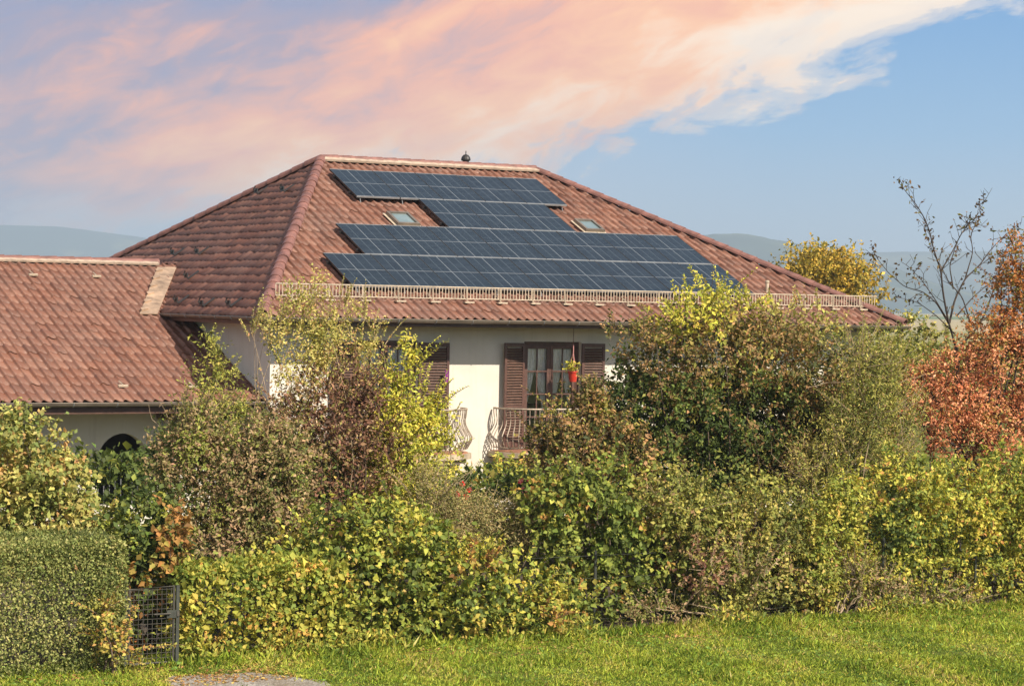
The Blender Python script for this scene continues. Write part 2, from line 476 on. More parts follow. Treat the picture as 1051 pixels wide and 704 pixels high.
# snow hooks on the side slope, their shadows put into the dark colour
TLs = (RZ - ZE) / AX0
def on_left(y, x, h=0.0):
    nl = unit(np.array([-TLs, 0, 1.0])); return np.array([x, y, ZE + x * TLs]) + nl * h
for (px, py) in ((210.6, 259), (200, 284), (190, 309), (216, 312), (244, 312), (271, 197), (298, 195), (185.5, 260)):
    d = ray(px, py); nl = unit(np.array([-TLs, 0, 1.0])); t = ((np.array([0, 0, ZE]) - CAM) @ nl) / (d @ nl); q = CAM + d * t
    mb = MB(); X, Y = q[0], q[1]
    mb.tube([on_left(Y, X + .12, .05), on_left(Y, X - .12, .06), on_left(Y, X - .15, .20), on_left(Y, X - .09, .24)], .022, 'dark', 5)
    mb.box(tuple(on_left(Y, X - .15, .10) + np.array([-.012, -.10, 0])), tuple(on_left(Y, X - .15, .10) + np.array([.012, .10, .11])), 'dark')
    mb.build('snow_hook', roof)

# gutters
def gutter(name, a, b, parent, rad=.075, out=(0, -1, 0), n_br=19):
    mb = MB(); a = np.array(a, float); b = np.array(b, float); o_ = np.array(out, float); up = np.array([0, 0, 1.])
    ns = 9; vs = []
    for p_ in (a, b):
        for r_ in (rad, rad - .006):
            for q in range(ns):
                t = math.pi * q / (ns - 1)
                vs.append(p_ + o_ * (r_ * math.cos(t)) - up * (r_ * math.sin(t)))
    fs = []
    for q in range(ns - 1):
        fs += [(q, q + 1, 2 * ns + q + 1, 2 * ns + q), (ns + q + 1, ns + q, 3 * ns + q, 3 * ns + q + 1)]
    fs += [tuple(range(ns)), tuple(range(2 * ns, 3 * ns))]
    mb.add(vs, fs, 'gutter')
    mb.tube([a + o_ * rad, b + o_ * rad], .011, 'gutter', 5)
    g = mb.build(name, parent)
    for i in range(n_br):
        mb = MB(); p_ = a + (b - a) * ((i + .5) / n_br); d = (b - a) / np.linalg.norm(b - a)
        pts = [p_ + o_ * ((rad + .006) * math.cos(t)) - up * ((rad + .006) * math.sin(t)) for t in np.linspace(0, math.pi, 7)]
        mb.tube(pts, .010, 'alu', 4); mb.build('gutter_bracket', parent)
    return g
gutter('gutter', (-.02, -.065, ZE - .015), (LX + .04, -.065, ZE - .015), house)
gutter('gutter', (-.065, DY, ZE - .015), (-.065, 0.0, ZE - .015), house, rad=.06, out=(-1, 0, 0))
# fascia and soffit
mb = MB(); zs = ZE - .16
mb.box((.03, .03, zs), (LX - .03, .055, ZE - .03), 'wood'); mb.box((.03, .055, zs), (.055, DY - .055, ZE - .03), 'wood')
mb.box((LX - .055, .055, zs), (LX - .03, DY - .055, ZE - .03), 'wood'); mb.box((.03, DY - .055, zs), (LX - .03, DY - .03, ZE - .03), 'wood')
mb.box((.056, .056, zs + .01), (LX - .056, DY - .056, zs + .03), 'soffit')
mb.build('soffit', house)

# walls, with door openings
WX0, WX1, WY0, WY1, WT = .58, 15.5, .90, 15.7, .30
D1 = (2.46, 3.91, 1.53, 3.87); D2 = (6.46, 7.88, 1.53, 3.875)
mb = MB()
ztop = zs + .009
def wbox(x0, x1, z0, z1): mb.box((x0, WY0, z0), (x1, WY0 + WT, z1), 'plaster')
wbox(WX0, D1[0], 0, ztop); wbox(D1[1], D2[0], 0, ztop); wbox(D2[1], WX1, 0, ztop)
for d_ in (D1, D2):
    wbox(d_[0], d_[1], 0, d_[2] - .02); wbox(d_[0], d_[1], d_[3], ztop)
mb.box((WX0, WY0 + WT, 0), (WX0 + WT, WY1, ztop), 'plaster'); mb.box((WX1 - WT, WY0 + WT, 0), (WX1, WY1, ztop), 'plaster')
mb.box((WX0 + WT, WY1 - WT, 0), (WX1 - WT, WY1, ztop), 'plaster')
# room behind the doors
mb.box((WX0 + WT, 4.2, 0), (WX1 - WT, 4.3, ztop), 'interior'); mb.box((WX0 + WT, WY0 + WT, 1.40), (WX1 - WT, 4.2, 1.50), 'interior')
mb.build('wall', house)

def french_door(d_, curtain=True):
    x0, x1, z0, z1 = d_
    mb = MB(); yb = WY0 + .09; fw = .075
    mb.box((x0, yb, z0), (x0 + fw, yb + .08, z1), 'wood'); mb.box((x1 - fw, yb, z0), (x1, yb + .08, z1), 'wood')
    mb.box((x0 + fw, yb, z1 - fw), (x1 - fw, yb + .08, z1), 'wood'); mb.box((x0 + fw, yb, z0), (x1 - fw, yb + .08, z0 + .06), 'wood')
    xm = (x0 + x1) / 2
    fr = mb.build('french_door', house, bev=.006)
    for (a, b) in ((x0 + fw + .004, xm - .003), (xm + .003, x1 - fw - .004)):
        mb = MB(); w = .075; y0, y1 = yb + .012, yb + .062; zz0, zz1 = z0 + .064, z1 - fw - .004
        mb.box((a, y0, zz0), (a + w, y1, zz1), 'shutterframe'); mb.box((b - w, y0, zz0), (b, y1, zz1), 'shutterframe')
        mb.box((a + w, y0, zz1 - w), (b - w, y1, zz1), 'shutterframe'); mb.box((a + w, y0, zz0), (b - w, y1, zz0 + .16), 'shutterframe')
        xm2 = (a + b) / 2
        gz0, gz1 = zz0 + .16, zz1 - w
        mb.box((xm2 - .014, y0 + .012, gz0), (xm2 + .014, y1 - .012, gz1), 'shutterframe')
        for k in (1, 2, 3):
            zk = gz0 + (gz1 - gz0) * k / 4
            mb.box((a + w, y0 + .010, zk - .015), (b - w, y1 - .010, zk + .015), 'shutterframe')
        mb.build('door_leaf', fr, bev=.003)
        mb = MB(); mb.box((a + w + .001, y0 + .022, gz0), (b - w - .001, y0 + .028, gz1), 'glass'); mb.build('glass_pane', fr)
    # lace curtains drawn aside
    if curtain:
        for sgn, xa in ((1, x0 + .09), (-1, x1 - .09), (-1, xm - .05), (1, xm + .05)):
            mb = MB(); vs = []; fs = []; nu, nv = 25, 21
            for j in range(nv):
                t = j / (nv - 1); z = z1 - .12 - (z1 - z0 - .3) * t
                wid = .34 * (1 - .72 * min(1, t / .62) ** 1.5) if t < .62 else .34 * (.28 + .25 * (t - .62))
                for i in range(nu):
                    uu = i / (nu - 1)
                    vs.append((xa + sgn * wid * uu, yb + .115 + .02 * math.sin(uu * 28 + t * 3), z))
            for j in range(nv - 1):
                for i in range(nu - 1): fs.append((j * nu + i, j * nu + i + 1, (j + 1) * nu + i + 1, (j + 1) * nu + i))
            mb.add(vs, fs, 'curtain'); mb.build('curtain', fr, smooth=True)
    mb = MB(); mb.tube([(xm + .03, yb + .0, z0 + 1.0), (xm + .03, yb - .04, z0 + 1.0), (xm + .12, yb - .04, z0 + 1.0)], .011, 'alu', 6); mb.build('handle', fr)
french_door(D1); french_door(D2)

def shutter(xh, wid, z0, z1, side, ajar):
    """side -1: hinged at xh and folded to the left; +1 to the right"""
    mb = MB(); t = .042; fw = .06
    mb.box((0, 0, z0), (fw, t, z1), 'shutterframe'); mb.box((wid - fw, 0, z0), (wid, t, z1), 'shutterframe')
    mb.box((fw, 0, z1 - .08), (wid - fw, t, z1), 'shutterframe'); mb.box((fw, 0, z0), (wid - fw, t, z0 + .12), 'shutterframe')
    mb.box((fw, 0, (z0 + z1) / 2 - .3), (wid - fw, t, (z0 + z1) / 2 - .22), 'shutterframe')
    n = 34
    for i in range(n):
        z = z0 + .14 + (z1 - z0 - .24) * (i + .5) / n
        mb.add([(fw, -.004, z - .026), (wid - fw, -.004, z - .026), (wid - fw, .040, z + .016), (fw, .040, z + .016),
                (fw, -.004, z - .018), (wid - fw, -.004, z - .018), (wid - fw, .040, z + .024), (fw, .040, z + .024)],
               [(3, 2, 1, 0), (4, 5, 6, 7), (0, 1, 5, 4), (1, 2, 6, 5), (2, 3, 7, 6), (3, 0, 4, 7)], 'shutter')
    # mirrored or plain placement; outer edge swings a little off the wall
    if side < 0:
        mb.v = [(-x, y, z) for (x, y, z) in mb.v]; mb.f = [list(reversed(f)) for f in mb.f]
    ca, sa = math.cos(ajar), math.sin(ajar) * (1 if side < 0 else -1)
    mb.v = [(xh + x * ca - y * sa * 1.0, WY0 - .055 + x * sa - .0 + y * ca, z) for (x, y, z) in mb.v]
    return mb.build('shutter', house, bev=.002)
shutter(6.455, .555, 1.62, 3.845, -1, R(11)); shutter(7.885, .555, 1.62, 3.845, 1, R(5))
shutter(2.455, .555, 1.62, 3.835, -1, R(8)); s_r = shutter(3.915, .70, 1.62, 3.835, 1, R(3))
# purple strip of cloth on the left door's right shutter
mb = MB(); q = at(458, 386, WY0 - .19)
vs = []; fs = []
for j in range(7):
    for (dx, dy) in ((-.042, 0), (.042, .004), (.042, .012), (-.042, .008)):
        vs.append((q[0] + dx, q[1] - .03 + dy + .004 * math.sin(j * 1.7 + dx * 30), q[2] + .13 - .26 * j / 6))
for j in range(6):
    for k in range(4): fs.append((j * 4 + k, j * 4 + (k + 1) % 4, (j + 1) * 4 + (k + 1) % 4, (j + 1) * 4 + k))
fs += [(3, 2, 1, 0), (24, 25, 26, 27)]
mb.add(vs, fs, 'purple'); pc = mb.build('cloth_strip'); tag(pc, 'small bright purple cloth strip hanging on a brown shutter', 'cloth')

# balconies with bellied wrought iron railings
def balcony(xc, a, b, zf):
    mb = MB(); N = 48
    def outl(t, aa, bb):  # superellipse, t in 0..pi
        c_, s_ = math.cos(t), math.sin(t); e = 2 / 3.0
        return (xc + aa * math.copysign(abs(c_) ** e, c_), WY0 - bb * abs(s_) ** e)
    po = [outl(t, a, b) for t in np.linspace(math.pi, 0, N)]
    mb.prism([(x, min(y, WY0 - .002)) for x, y in po], zf - .13, zf - .02, 'slab')
    po2 = [outl(t, a - .07, b - .07) for t in np.linspace(math.pi, 0, N)]
    mb.prism([(x, min(y, WY0 - .002)) for x, y in po2], zf - .0195, zf, 'terracotta')
    po3 = [outl(t, a - .09, b - .09) for t in np.linspace(math.pi, 0, N)]
    mb.prism([(x, min(y, WY0 - .002)) for x, y in po3], zf - .22, zf - .1305, 'slab')
    sl = mb.build('balcony', house)
    mb = MB()
    ar, br = a - .10, b - .10
    path = [outl(t, ar, br) for t in np.linspace(math.pi * .995, math.pi * .005, 90)]
    ztop_, zbot = zf + .90, zf + .07
    mb.tube([(x, y, ztop_) for x, y in path], .022, 'iron', 6); mb.tube([(x, y, zbot) for x, y in path], .014, 'iron', 5)
    P = np.array(path); seg = np.linalg.norm(np.diff(P, axis=0), axis=1); cum = np.r_[0, np.cumsum(seg)]
    L = cum[-1]; nb = int(L / .105)
    for i in range(nb + 1):
        s_ = L * i / nb; x = np.interp(s_, cum, P[:, 0]); y = np.interp(s_, cum, P[:, 1])
        i2 = min(len(P) - 2, int(np.searchsorted(cum, s_, 'right')) - 1); tan = unit(P[i2 + 1] - P[i2]); nrm = np.array([tan[1], -tan[0]])
        if nrm @ (np.array([x, y]) - np.array([xc, WY0])) < 0: nrm = -nrm
        pts = []
        for k in range(11):
            q = k / 10; bel = .125 * math.exp(-((q - .26) / .2) ** 2) - .03 * math.exp(-((q - .68) / .15) ** 2)
            pts.append((x + nrm[0] * bel, y + nrm[1] * bel, zbot + (ztop_ - zbot) * q))
        mb.tube(pts, .0115, 'iron', 5, cap=False)
    # fan motif in the middle
    yb = WY0 - br - .04
    for t in np.linspace(R(20), R(160), 9):
        mb.tube([(xc, yb - .05, zbot + .42), (xc + .45 * math.cos(t), yb, zbot + .42 + .42 * math.sin(t))], .011, 'iron', 5)
    mb.build('railing', sl)
balcony(3.18, 1.84, 1.05, 1.56); balcony(7.17, 1.56, 1.05, 1.56)

# skylights
def skylight(x0, x1, s0_, s1_):
    mb = MB()
    strip_on_roof(mb, x0 - .07, x1 + .03, s0_ - .10, s1_ + .03, .062, .072, 'cream')
    h = .14; w = .06
    strip_on_roof(mb, x0, x0 + w, s0_, s1_, .074, h, 'gutter'); strip_on_roof(mb, x1 - w, x1, s0_, s1_, .074, h, 'gutter')
    strip_on_roof(mb, x0 + w, x1 - w, s0_, s0_ + w, .074, h, 'gutter'); strip_on_roof(mb, x0 + w, x1 - w, s1_ - w, s1_, .074, h, 'gutter')
    sk = mb.build('skylight', house)
    mb = MB(); strip_on_roof(mb, x0 + w + .002, x1 - w - .002, s0_ + w + .002, s1_ - w - .002, .09, .105, 'skyglass'); mb.build('glass_pane', sk)
skylight(5.12, 5.68, 4.90, 5.60); skylight(10.10, 10.62, 4.95, 5.60)

# cowl on the ridge, vent pipe on the slope
mb = MB(); q = at(478, 168, RY + .25)
mb.lathe((q[0], RY + .25, RZ + .02), [(.08, -.1), (.08, .17), (.115, .18), (.12, .22), (.105, .27), (.07, .315), (.03, .335), (.012, .34), (.012, .42), (.0, .43)], 'dark', 14)
mb.build('vent_cowl', house, smooth=False)
mb = MB(); q = on_roof(13.31, 1.76)
mb.lathe(tuple(q - np.array([0, 0, .03])), [(.06, 0), (.04, .05), (.04, .24), (.052, .25), (.052, .29), (.03, .31)], 'cream', 12); mb.build('vent_pipe', house)

# ---------------------------------------------------------------- solar panels
PW, PL, ROWP, COLP = 1.116, 1.698, 1.715, 1.125
def panel_proto():
    root = empty('solar_panel', (0, 0, 0), cat='solar panel', group='solar panels on the roof')
    mb = MB(); w, l, t = PW, PL, .020
    te = .009
    for (a, b) in (((-w / 2, 0, 0), (-w / 2 + te, l, .040)), ((w / 2 - te, 0, 0), (w / 2, l, .040)), ((-w / 2 + te, 0, 0), (w / 2 - te, t, .040)), ((-w / 2 + te, l - t, 0), (w / 2 - te, l, .040))):
        mb.box(a, b, 'dark' if b[1] == l and a[1] == 0 else 'alu')  # long bars dark: shadow of the panel gaps put into the frame colour
    mb.box((-w / 2 + te, t, .002), (w / 2 - te, l - t, .006), 'dark')
    mb.build('frame', root)
    me = bpy.data.meshes.new('cell_sheet')
    me.from_pydata([(-w / 2 + te, t, .036), (w / 2 - te, t, .036), (w / 2 - te, l - t, .036), (-w / 2 + te, l - t, .036)], [], [(0, 1, 2, 3)])
    uvl = me.uv_layers.new(name='UVMap')
    for i, uv in enumerate(((0, 0), (1, 0), (1, 1), (0, 1))): uvl.data[i].uv = uv
    me.materials.append(M['cells']); o = bpy.data.objects.new('cell_sheet', me); col.objects.link(o); o.parent = root
    return root
ORD = ['leftmost', 'second from the left', 'third from the left', 'fourth from the left', 'fifth from the left', 'sixth from the left', 'seventh from the left', 'eighth from the left', 'ninth from the left']
def ordn(i, n): return 'rightmost' if i == n - 1 else ORD[i]
first = None
rows = [(1.215, 2.45, 9, 'bottom row above the snow guard'), (1.215 + ROWP, 3.45, 8, 'second row from the bottom'), (1.215 + 2 * ROWP, 6.27, 3, 'short row between the skylights'), (1.215 + 3 * ROWP, 4.68, 5, 'top row under the ridge')]
for (s_, xs, n, nm) in rows:
    for i in range(n):
        if first is None: o = first = panel_proto()
        else:
            o = first.copy(); col.objects.link(o)
            for ch in list(first.children):
                c_ = ch.copy(); col.objects.link(c_); c_.parent = o
        q = on_roof(xs + COLP * (i + .5), s_, .145); o.location = q; o.rotation_euler = (PF + random.gauss(0, .0012), random.gauss(0, .0012), 0)
        o['label'] = 'dark blue solar panel, %s in the %s' % (ordn(i, n), nm)
    for ds in (.35, 1.33):
        mb = MB(); strip_on_roof(mb, xs - .05, xs + COLP * n + .03, s_ + ds - .02, s_ + ds + .02, .085, .143, 'dark')
        mb.build('mounting_rail', roof)
    for k in range(n + 1):
        mb = MB(); xk = xs + .12 + k * (COLP * n - .24) / n
        mb.tube([on_roof(xk, s_ + .03, .123), on_roof(xk, s_ - .02, .06), on_roof(xk, s_ - .05, .04)], .011, 'alu', 4); mb.build('mounting_hook', roof)

# ================================================================== ANNEX
GY, GZ, PG = 1.10, 2.625, R(20.3); GT = math.tan(PG); GRY = 8.68; GRZ = GZ + (GRY - GY) * GT
GX0, GX1 = -9.2, 1.45
annex = empty('side_wing', (-4, 1.8, 0), 'low side wing with a red tiled gable roof and an arched opening', 'side building')
acc = bmesh.new()
tile_faces(acc, (GX0, GY, GZ), (GX1, GY, GZ), [(GX0, GY, GZ), (.565, GY, GZ), (.565, 5.2, GZ + (5.2 - GY) * GT), (GX1, 7.6, GZ + (7.6 - GY) * GT), (GX1, GRY, GRZ), (GX0, GRY, GRZ)][:1] + [(.565, GY, GZ), (GX1 + .0, GRY, GRZ), (GX0, GRY, GRZ)], .205, .415)
tile_faces(acc, (GX1, 2 * GRY - GY, GZ), (GX0, 2 * GRY - GY, GZ), [(.565, 2 * GRY - GY, GZ), (GX0, 2 * GRY - GY, GZ), (GX0, GRY, GRZ), (GX1, GRY, GRZ)], .205, .415)
aroof = fix_parent(finish_bm(acc, 'roof', ['tile', 'soffit']), annex)
def apart(mb, name, parent=annex, **k):
    o = mb.build(name, parent, **k)
    if parent is annex: o.location = -Vector(annex.location)
    return o
mb = MB(); cap_line(mb, (.95, GRY, GRZ + .04), (GX0, GRY, GRZ + .04), (0, 0, 1)); apart(mb, 'ridge_cap', aroof)
def on_g(x, y, h=0): n = np.array([0, -math.sin(PG), math.cos(PG)]); return np.array([x, y, GZ + (y - GY) * GT]) + n * h
def gstrip(mb, pts, h0, h1, m):
    vs = [on_g(x, y, h0) for x, y in pts] + [on_g(x, y, h1) for x, y in pts]; n = len(pts)
    mb.add(vs, [tuple(reversed(range(n))), tuple(range(n, 2 * n))] + [(i, (i + 1) % n, n + (i + 1) % n, n + i) for i in range(n)], m)
mb = MB(); gstrip(mb, [(GX0, GRY - .20), (.93, GRY - .20), (.93, GRY - .03), (GX0, GRY - .03)], .07, .115, 'mortar'); apart(mb, 'ridge_strip', aroof)
mb = MB()
gstrip(mb, [(-.58, 5.49), (-.17, 5.50), (1.32, 8.39), (.84, 8.36)], .055, .075, 'flash')
for k in range(6):
    t = (k + .5) / 6; a = np.array([-.58, 5.49]) * (1 - t) + np.array([.84, 8.36]) * t
    gstrip(mb, [tuple(a + np.array([-.02, -.09])), tuple(a + np.array([.17, .02])), tuple(a + np.array([.2, .1])), tuple(a + np.array([0, .06]))], .076, .10, 'flash')
apart(mb, 'valley_flashing', aroof)
for (px, py) in ((33, 284), (98, 285.5), (125, 398), (197, 399), (126, 434)):
    if py > 420: continue
    d = ray(px, py); n_ = np.array([0, -math.sin(PG), math.cos(PG)]); t = ((np.array([0, GY, GZ]) - CAM) @ n_) / (d @ n_); q = CAM + d * t
    mb = MB(); gstrip(mb, [(q[0] - .1, q[1] - .08), (q[0] + .1, q[1] - .08), (q[0] + .1, q[1] - .03), (q[0] - .1, q[1] - .03)], .05, .085, 'cream')
    mb.tube([on_g(q[0], q[1] + .2, .06), on_g(q[0], q[1] - .06, .09)], .014, 'cream', 4); apart(mb, 'snow_hook', aroof)
g = gutter('gutter', (GX0, GY - .065, GZ - .02), (.50, GY - .065, GZ - .02), annex, n_br=11)
for o in annex.children:
    if o.name.startswith('gutter'): o.location = -Vector(annex.location)
GW = 2.5
mb = MB()
mb.box((GX0 + .1, GY + .04, GZ - .24), (.56, GY + .07, GZ - .05), 'wood'); mb.box((GX0 + .1, GY + .07, GZ - .20), (.56, GW, GZ - .18), 'soffit')
apart(mb, 'fascia')
# front wall with an arch: polygon strips around the opening
mb = MB(); axc, aw, asp, atop = -1.93, .55, 1.30, 1.91; zt = GZ + .02
def yz(x0, x1, z0, z1): mb.box((x0, GW, z0), (x1, GW + .3, z1), 'plaster')
yz(GX0 + .3, axc - aw, 0, zt); yz(axc + aw, .575, 0, zt); yz(axc - aw, axc + aw, 0, .45)
na = 20; ang = np.linspace(math.pi, 0, na + 1)
for i in range(na):
    xa, za = axc + aw * math.cos(ang[i]), asp + (atop - asp) * math.sin(ang[i]); xb, zb = axc + aw * math.cos(ang[i + 1]), asp + (atop - asp) * math.sin(ang[i + 1])
    vs = [(xa, GW, za), (xb, GW, zb), (xb, GW, zt), (xa, GW, zt), (xa, GW + .3, za), (xb, GW + .3, zb), (xb, GW + .3, zt), (xa, GW + .3, zt)]
    mb.add(vs, [(0, 1, 2, 3), (7, 6, 5, 4), (0, 4, 5, 1)], 'plaster')
mb.box((GX0 + .3, GW + .3, 0), (GX0 + .6, 15.2, zt), 'plaster')
vsg = [(GX0 + .3, GW + .3, zt), (GX0 + .3, 2 * GRY - GW - .3, zt), (GX0 + .3, GRY, GRZ - .08), (GX0 + .6, GW + .3, zt), (GX0 + .6, 2 * GRY - GW - .3, zt), (GX0 + .6, GRY, GRZ - .08)]
mb.add(vsg, [(0, 2, 1), (3, 4, 5), (0, 3, 5, 2), (2, 5, 4, 1)], 'plaster')
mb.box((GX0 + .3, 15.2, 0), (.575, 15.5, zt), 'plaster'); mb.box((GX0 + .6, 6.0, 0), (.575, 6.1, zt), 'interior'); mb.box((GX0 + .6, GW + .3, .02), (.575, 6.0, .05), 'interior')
apart(mb, 'wall')
mb = MB(); mb.tube([(axc - aw, GW + .15, 1.36), (axc + aw, GW + .15, 1.36)], .022, 'alu', 6)
for k in range(9): mb.tube([(axc - aw + .12 * k + .08, GW + .15, .46), (axc - aw + .12 * k + .08, GW + .15, 1.36)], .009, 'alu', 4)
apart(mb, 'railing')
mb = MB(); mb.box((-1.25, GW - .32, GZ - .42), (.56, GW - .02, GZ - .21), 'wood'); apart(mb, 'beam', bev=.01)
mb = MB(); mb.tube([(-1.12, GW - .06, GZ - .42), (-1.12, GW - .06, .1)], .014, 'alu', 6); apart(mb, 'down_pipe')

# ================================================================== HANGING POT
q = at(588, 386, .42)
px_, py_, pz_ = q
pot = empty('hanging_flower_pot', (px_, py_, pz_ - .12), 'red flower pot with a small plant hanging by a cord before the window', 'flower pot')
mb = MB(); mb.lathe((0, 0, 0), [(.075, 0), (.105, .19), (.118, .195), (.118, .225), (.10, .225), (.095, .19)], 'redpot', 16); mb.build('pot', pot)
mb = MB(); top = (0, 0, .62)
for k in range(3):
    t = 2 * math.pi * k / 3 + .3; mb.tube([(.108 * math.cos(t), .108 * math.sin(t), .215), top], .008, 'pinkcord', 4)
mb.tube([top, (0, 0, .80)], .012, 'pinkcord', 5); mb.tube([(0, 0, .80), (0, 0, zs + .012 - (pz_ - .12))], .008, 'cord', 4); mb.build('cord', pot)

# ================================================================== FOLIAGE
def nz(p, s, k):
    """cheap smooth 3-d noise in -1..1"""
    r_ = np.random.default_rng(k); out = np.zeros(len(p))
    for o in range(5):
        w = r_.normal(0, 1, 3) * s * (1 + .55 * o); out += np.sin(p @ w + r_.uniform(0, 6.28)) * (.8 ** o)
    return out / 2.2

def leaves(name, P, D, N, L, W, C, parent, mat_='leaf', droop=.12):
    n = len(P); D = unit(D); S = unit(np.cross(D, N)); N = np.cross(S, D)
    L = L[:, None]; W = W[:, None]
    v = np.empty((n, 4, 3))
    v[:, 0] = P; v[:, 2] = P + D * L - N * L * droop
    v[:, 1] = P + D * L * .42 + S * W * .5 + N * W * .16; v[:, 3] = P + D * L * .42 - S * W * .5 + N * W * .16
    me = bpy.data.meshes.new(name)
    me.vertices.add(4 * n); me.vertices.foreach_set('co', v.reshape(-1).astype(np.float32))
    b = (np.arange(n) * 4)[:, None]
    idx = (b + np.array([0, 3, 2, 0, 2, 1])[None]).reshape(-1)
    me.loops.add(6 * n); me.loops.foreach_set('vertex_index', idx.astype(np.int32))
    me.polygons.add(2 * n); me.polygons.foreach_set('loop_start', (np.arange(2 * n) * 3).astype(np.int32))
    try: me.polygons.foreach_set('loop_total', np.full(2 * n, 3, np.int32))
    except Exception: pass
    me.update(calc_edges=True)
    a = me.attributes.new('leaf_colour', 'FLOAT_COLOR', 'FACE')
    cc = np.ones((n, 2, 4), np.float32); cc[:, :, :3] = C[:, None, :]
    a.data.foreach_set('color', cc.reshape(-1))
    me.materials.append(M[mat_])
    o = bpy.data.objects.new(name, me); col.objects.link(o)
    if parent is not None:
        o.parent = parent; o.location = -Vector(parent.location)
    return o

LEAFGAIN = np.array([1.62, 1.56, 1.30])
def pick_colours(pal, n, rg, pos=None, clump=.6):
    w = np.array([p[1] for p in pal], float); w /= w.sum(); cs = np.array([p[0] for p in pal], float)
    u = rg.random(n)
    if pos is not None:
        q = (nz(pos, 2.2, int(rg.integers(1e6))) * .5 + .5).clip(0, .999)
        q = np.argsort(np.argsort(q)) / max(1, n)
        u = np.where(rg.random(n) < clump, (q + rg.normal(0, .07, n)).clip(0, .999), u)
    i = np.searchsorted(np.cumsum(w), u).clip(0, len(w) - 1)
    c = cs[i] * LEAFGAIN * np.exp(rg.normal(0, .16, (n, 1))) * np.exp(rg.normal(0, .05, (n, 3)))
    return c

TOT = [0]
def lobe_leaves(rg, c, r, n, per, tlen, gap, up, shell):
    """leaf positions on twigs that fill an uneven ellipsoid"""
    nt_ = max(4, int(n / per * 1.5))
    d = unit(rg.normal(0, 1, (nt_, 3)))
    k = int(rg.integers(1e6))
    edge = 1 + .22 * nz(d, 2.6, k) + .10 * nz(d, 7., k + 1)
    rad = (1 - (1 - shell) * rg.random(nt_) ** 1.6) * edge
    p = c + d * rad[:, None] * r
    keep = nz(p, 1.9, k + 4) * .35 + nz(p, 3.6, k + 2) * .5 + nz(p, 8., k + 3) * .35 + rg.normal(0, .18, nt_) > gap
    p = p[keep][: int(n / per) + 1]; d = d[keep][: len(p)]
    o = unit(d / r)
    t = unit(o * .6 + np.array([0, 0, up]) + rg.normal(0, .5, (len(p), 3)))
    m = rg.poisson(per, len(p)).clip(1)
    i = np.repeat(np.arange(len(p)), m)
    s_ = rg.random(len(i))
    tl_ = (tlen * rg.uniform(.5, 1.4, len(p)))[i]
    P = p[i] + t[i] * (s_ * tl_)[:, None] + rg.normal(0, .022, (len(i), 3))
    return P, t[i], o[i], i

def stems(name, base, tips, rad, m, parent, rg, bend=.18, n=6, joined=False):
    mb = MB()
    for b, t in zip(base, tips):
        b = np.array(b, float); t = np.array(t, float); k = 6; pts = []
        L = np.linalg.norm(t - b); off = rg.normal(0, bend * L * .5, 3); off[2] = 0
        for j in range(k + 1):
            s_ = j / k; pts.append(b * (1 - s_) + t * s_ + off * math.sin(math.pi * s_) + rg.normal(0, .012, 3) * (0 < j < k))
        mb.tube(pts, [rad * (1 - .75 * j / k) for j in range(k + 1)], m, 5)
        if not joined:
            o = mb.build(name, parent); o.location = -Vector(parent.location); mb = MB()
    if joined:
        o = mb.build(name, parent); o.location = -Vector(parent.location)

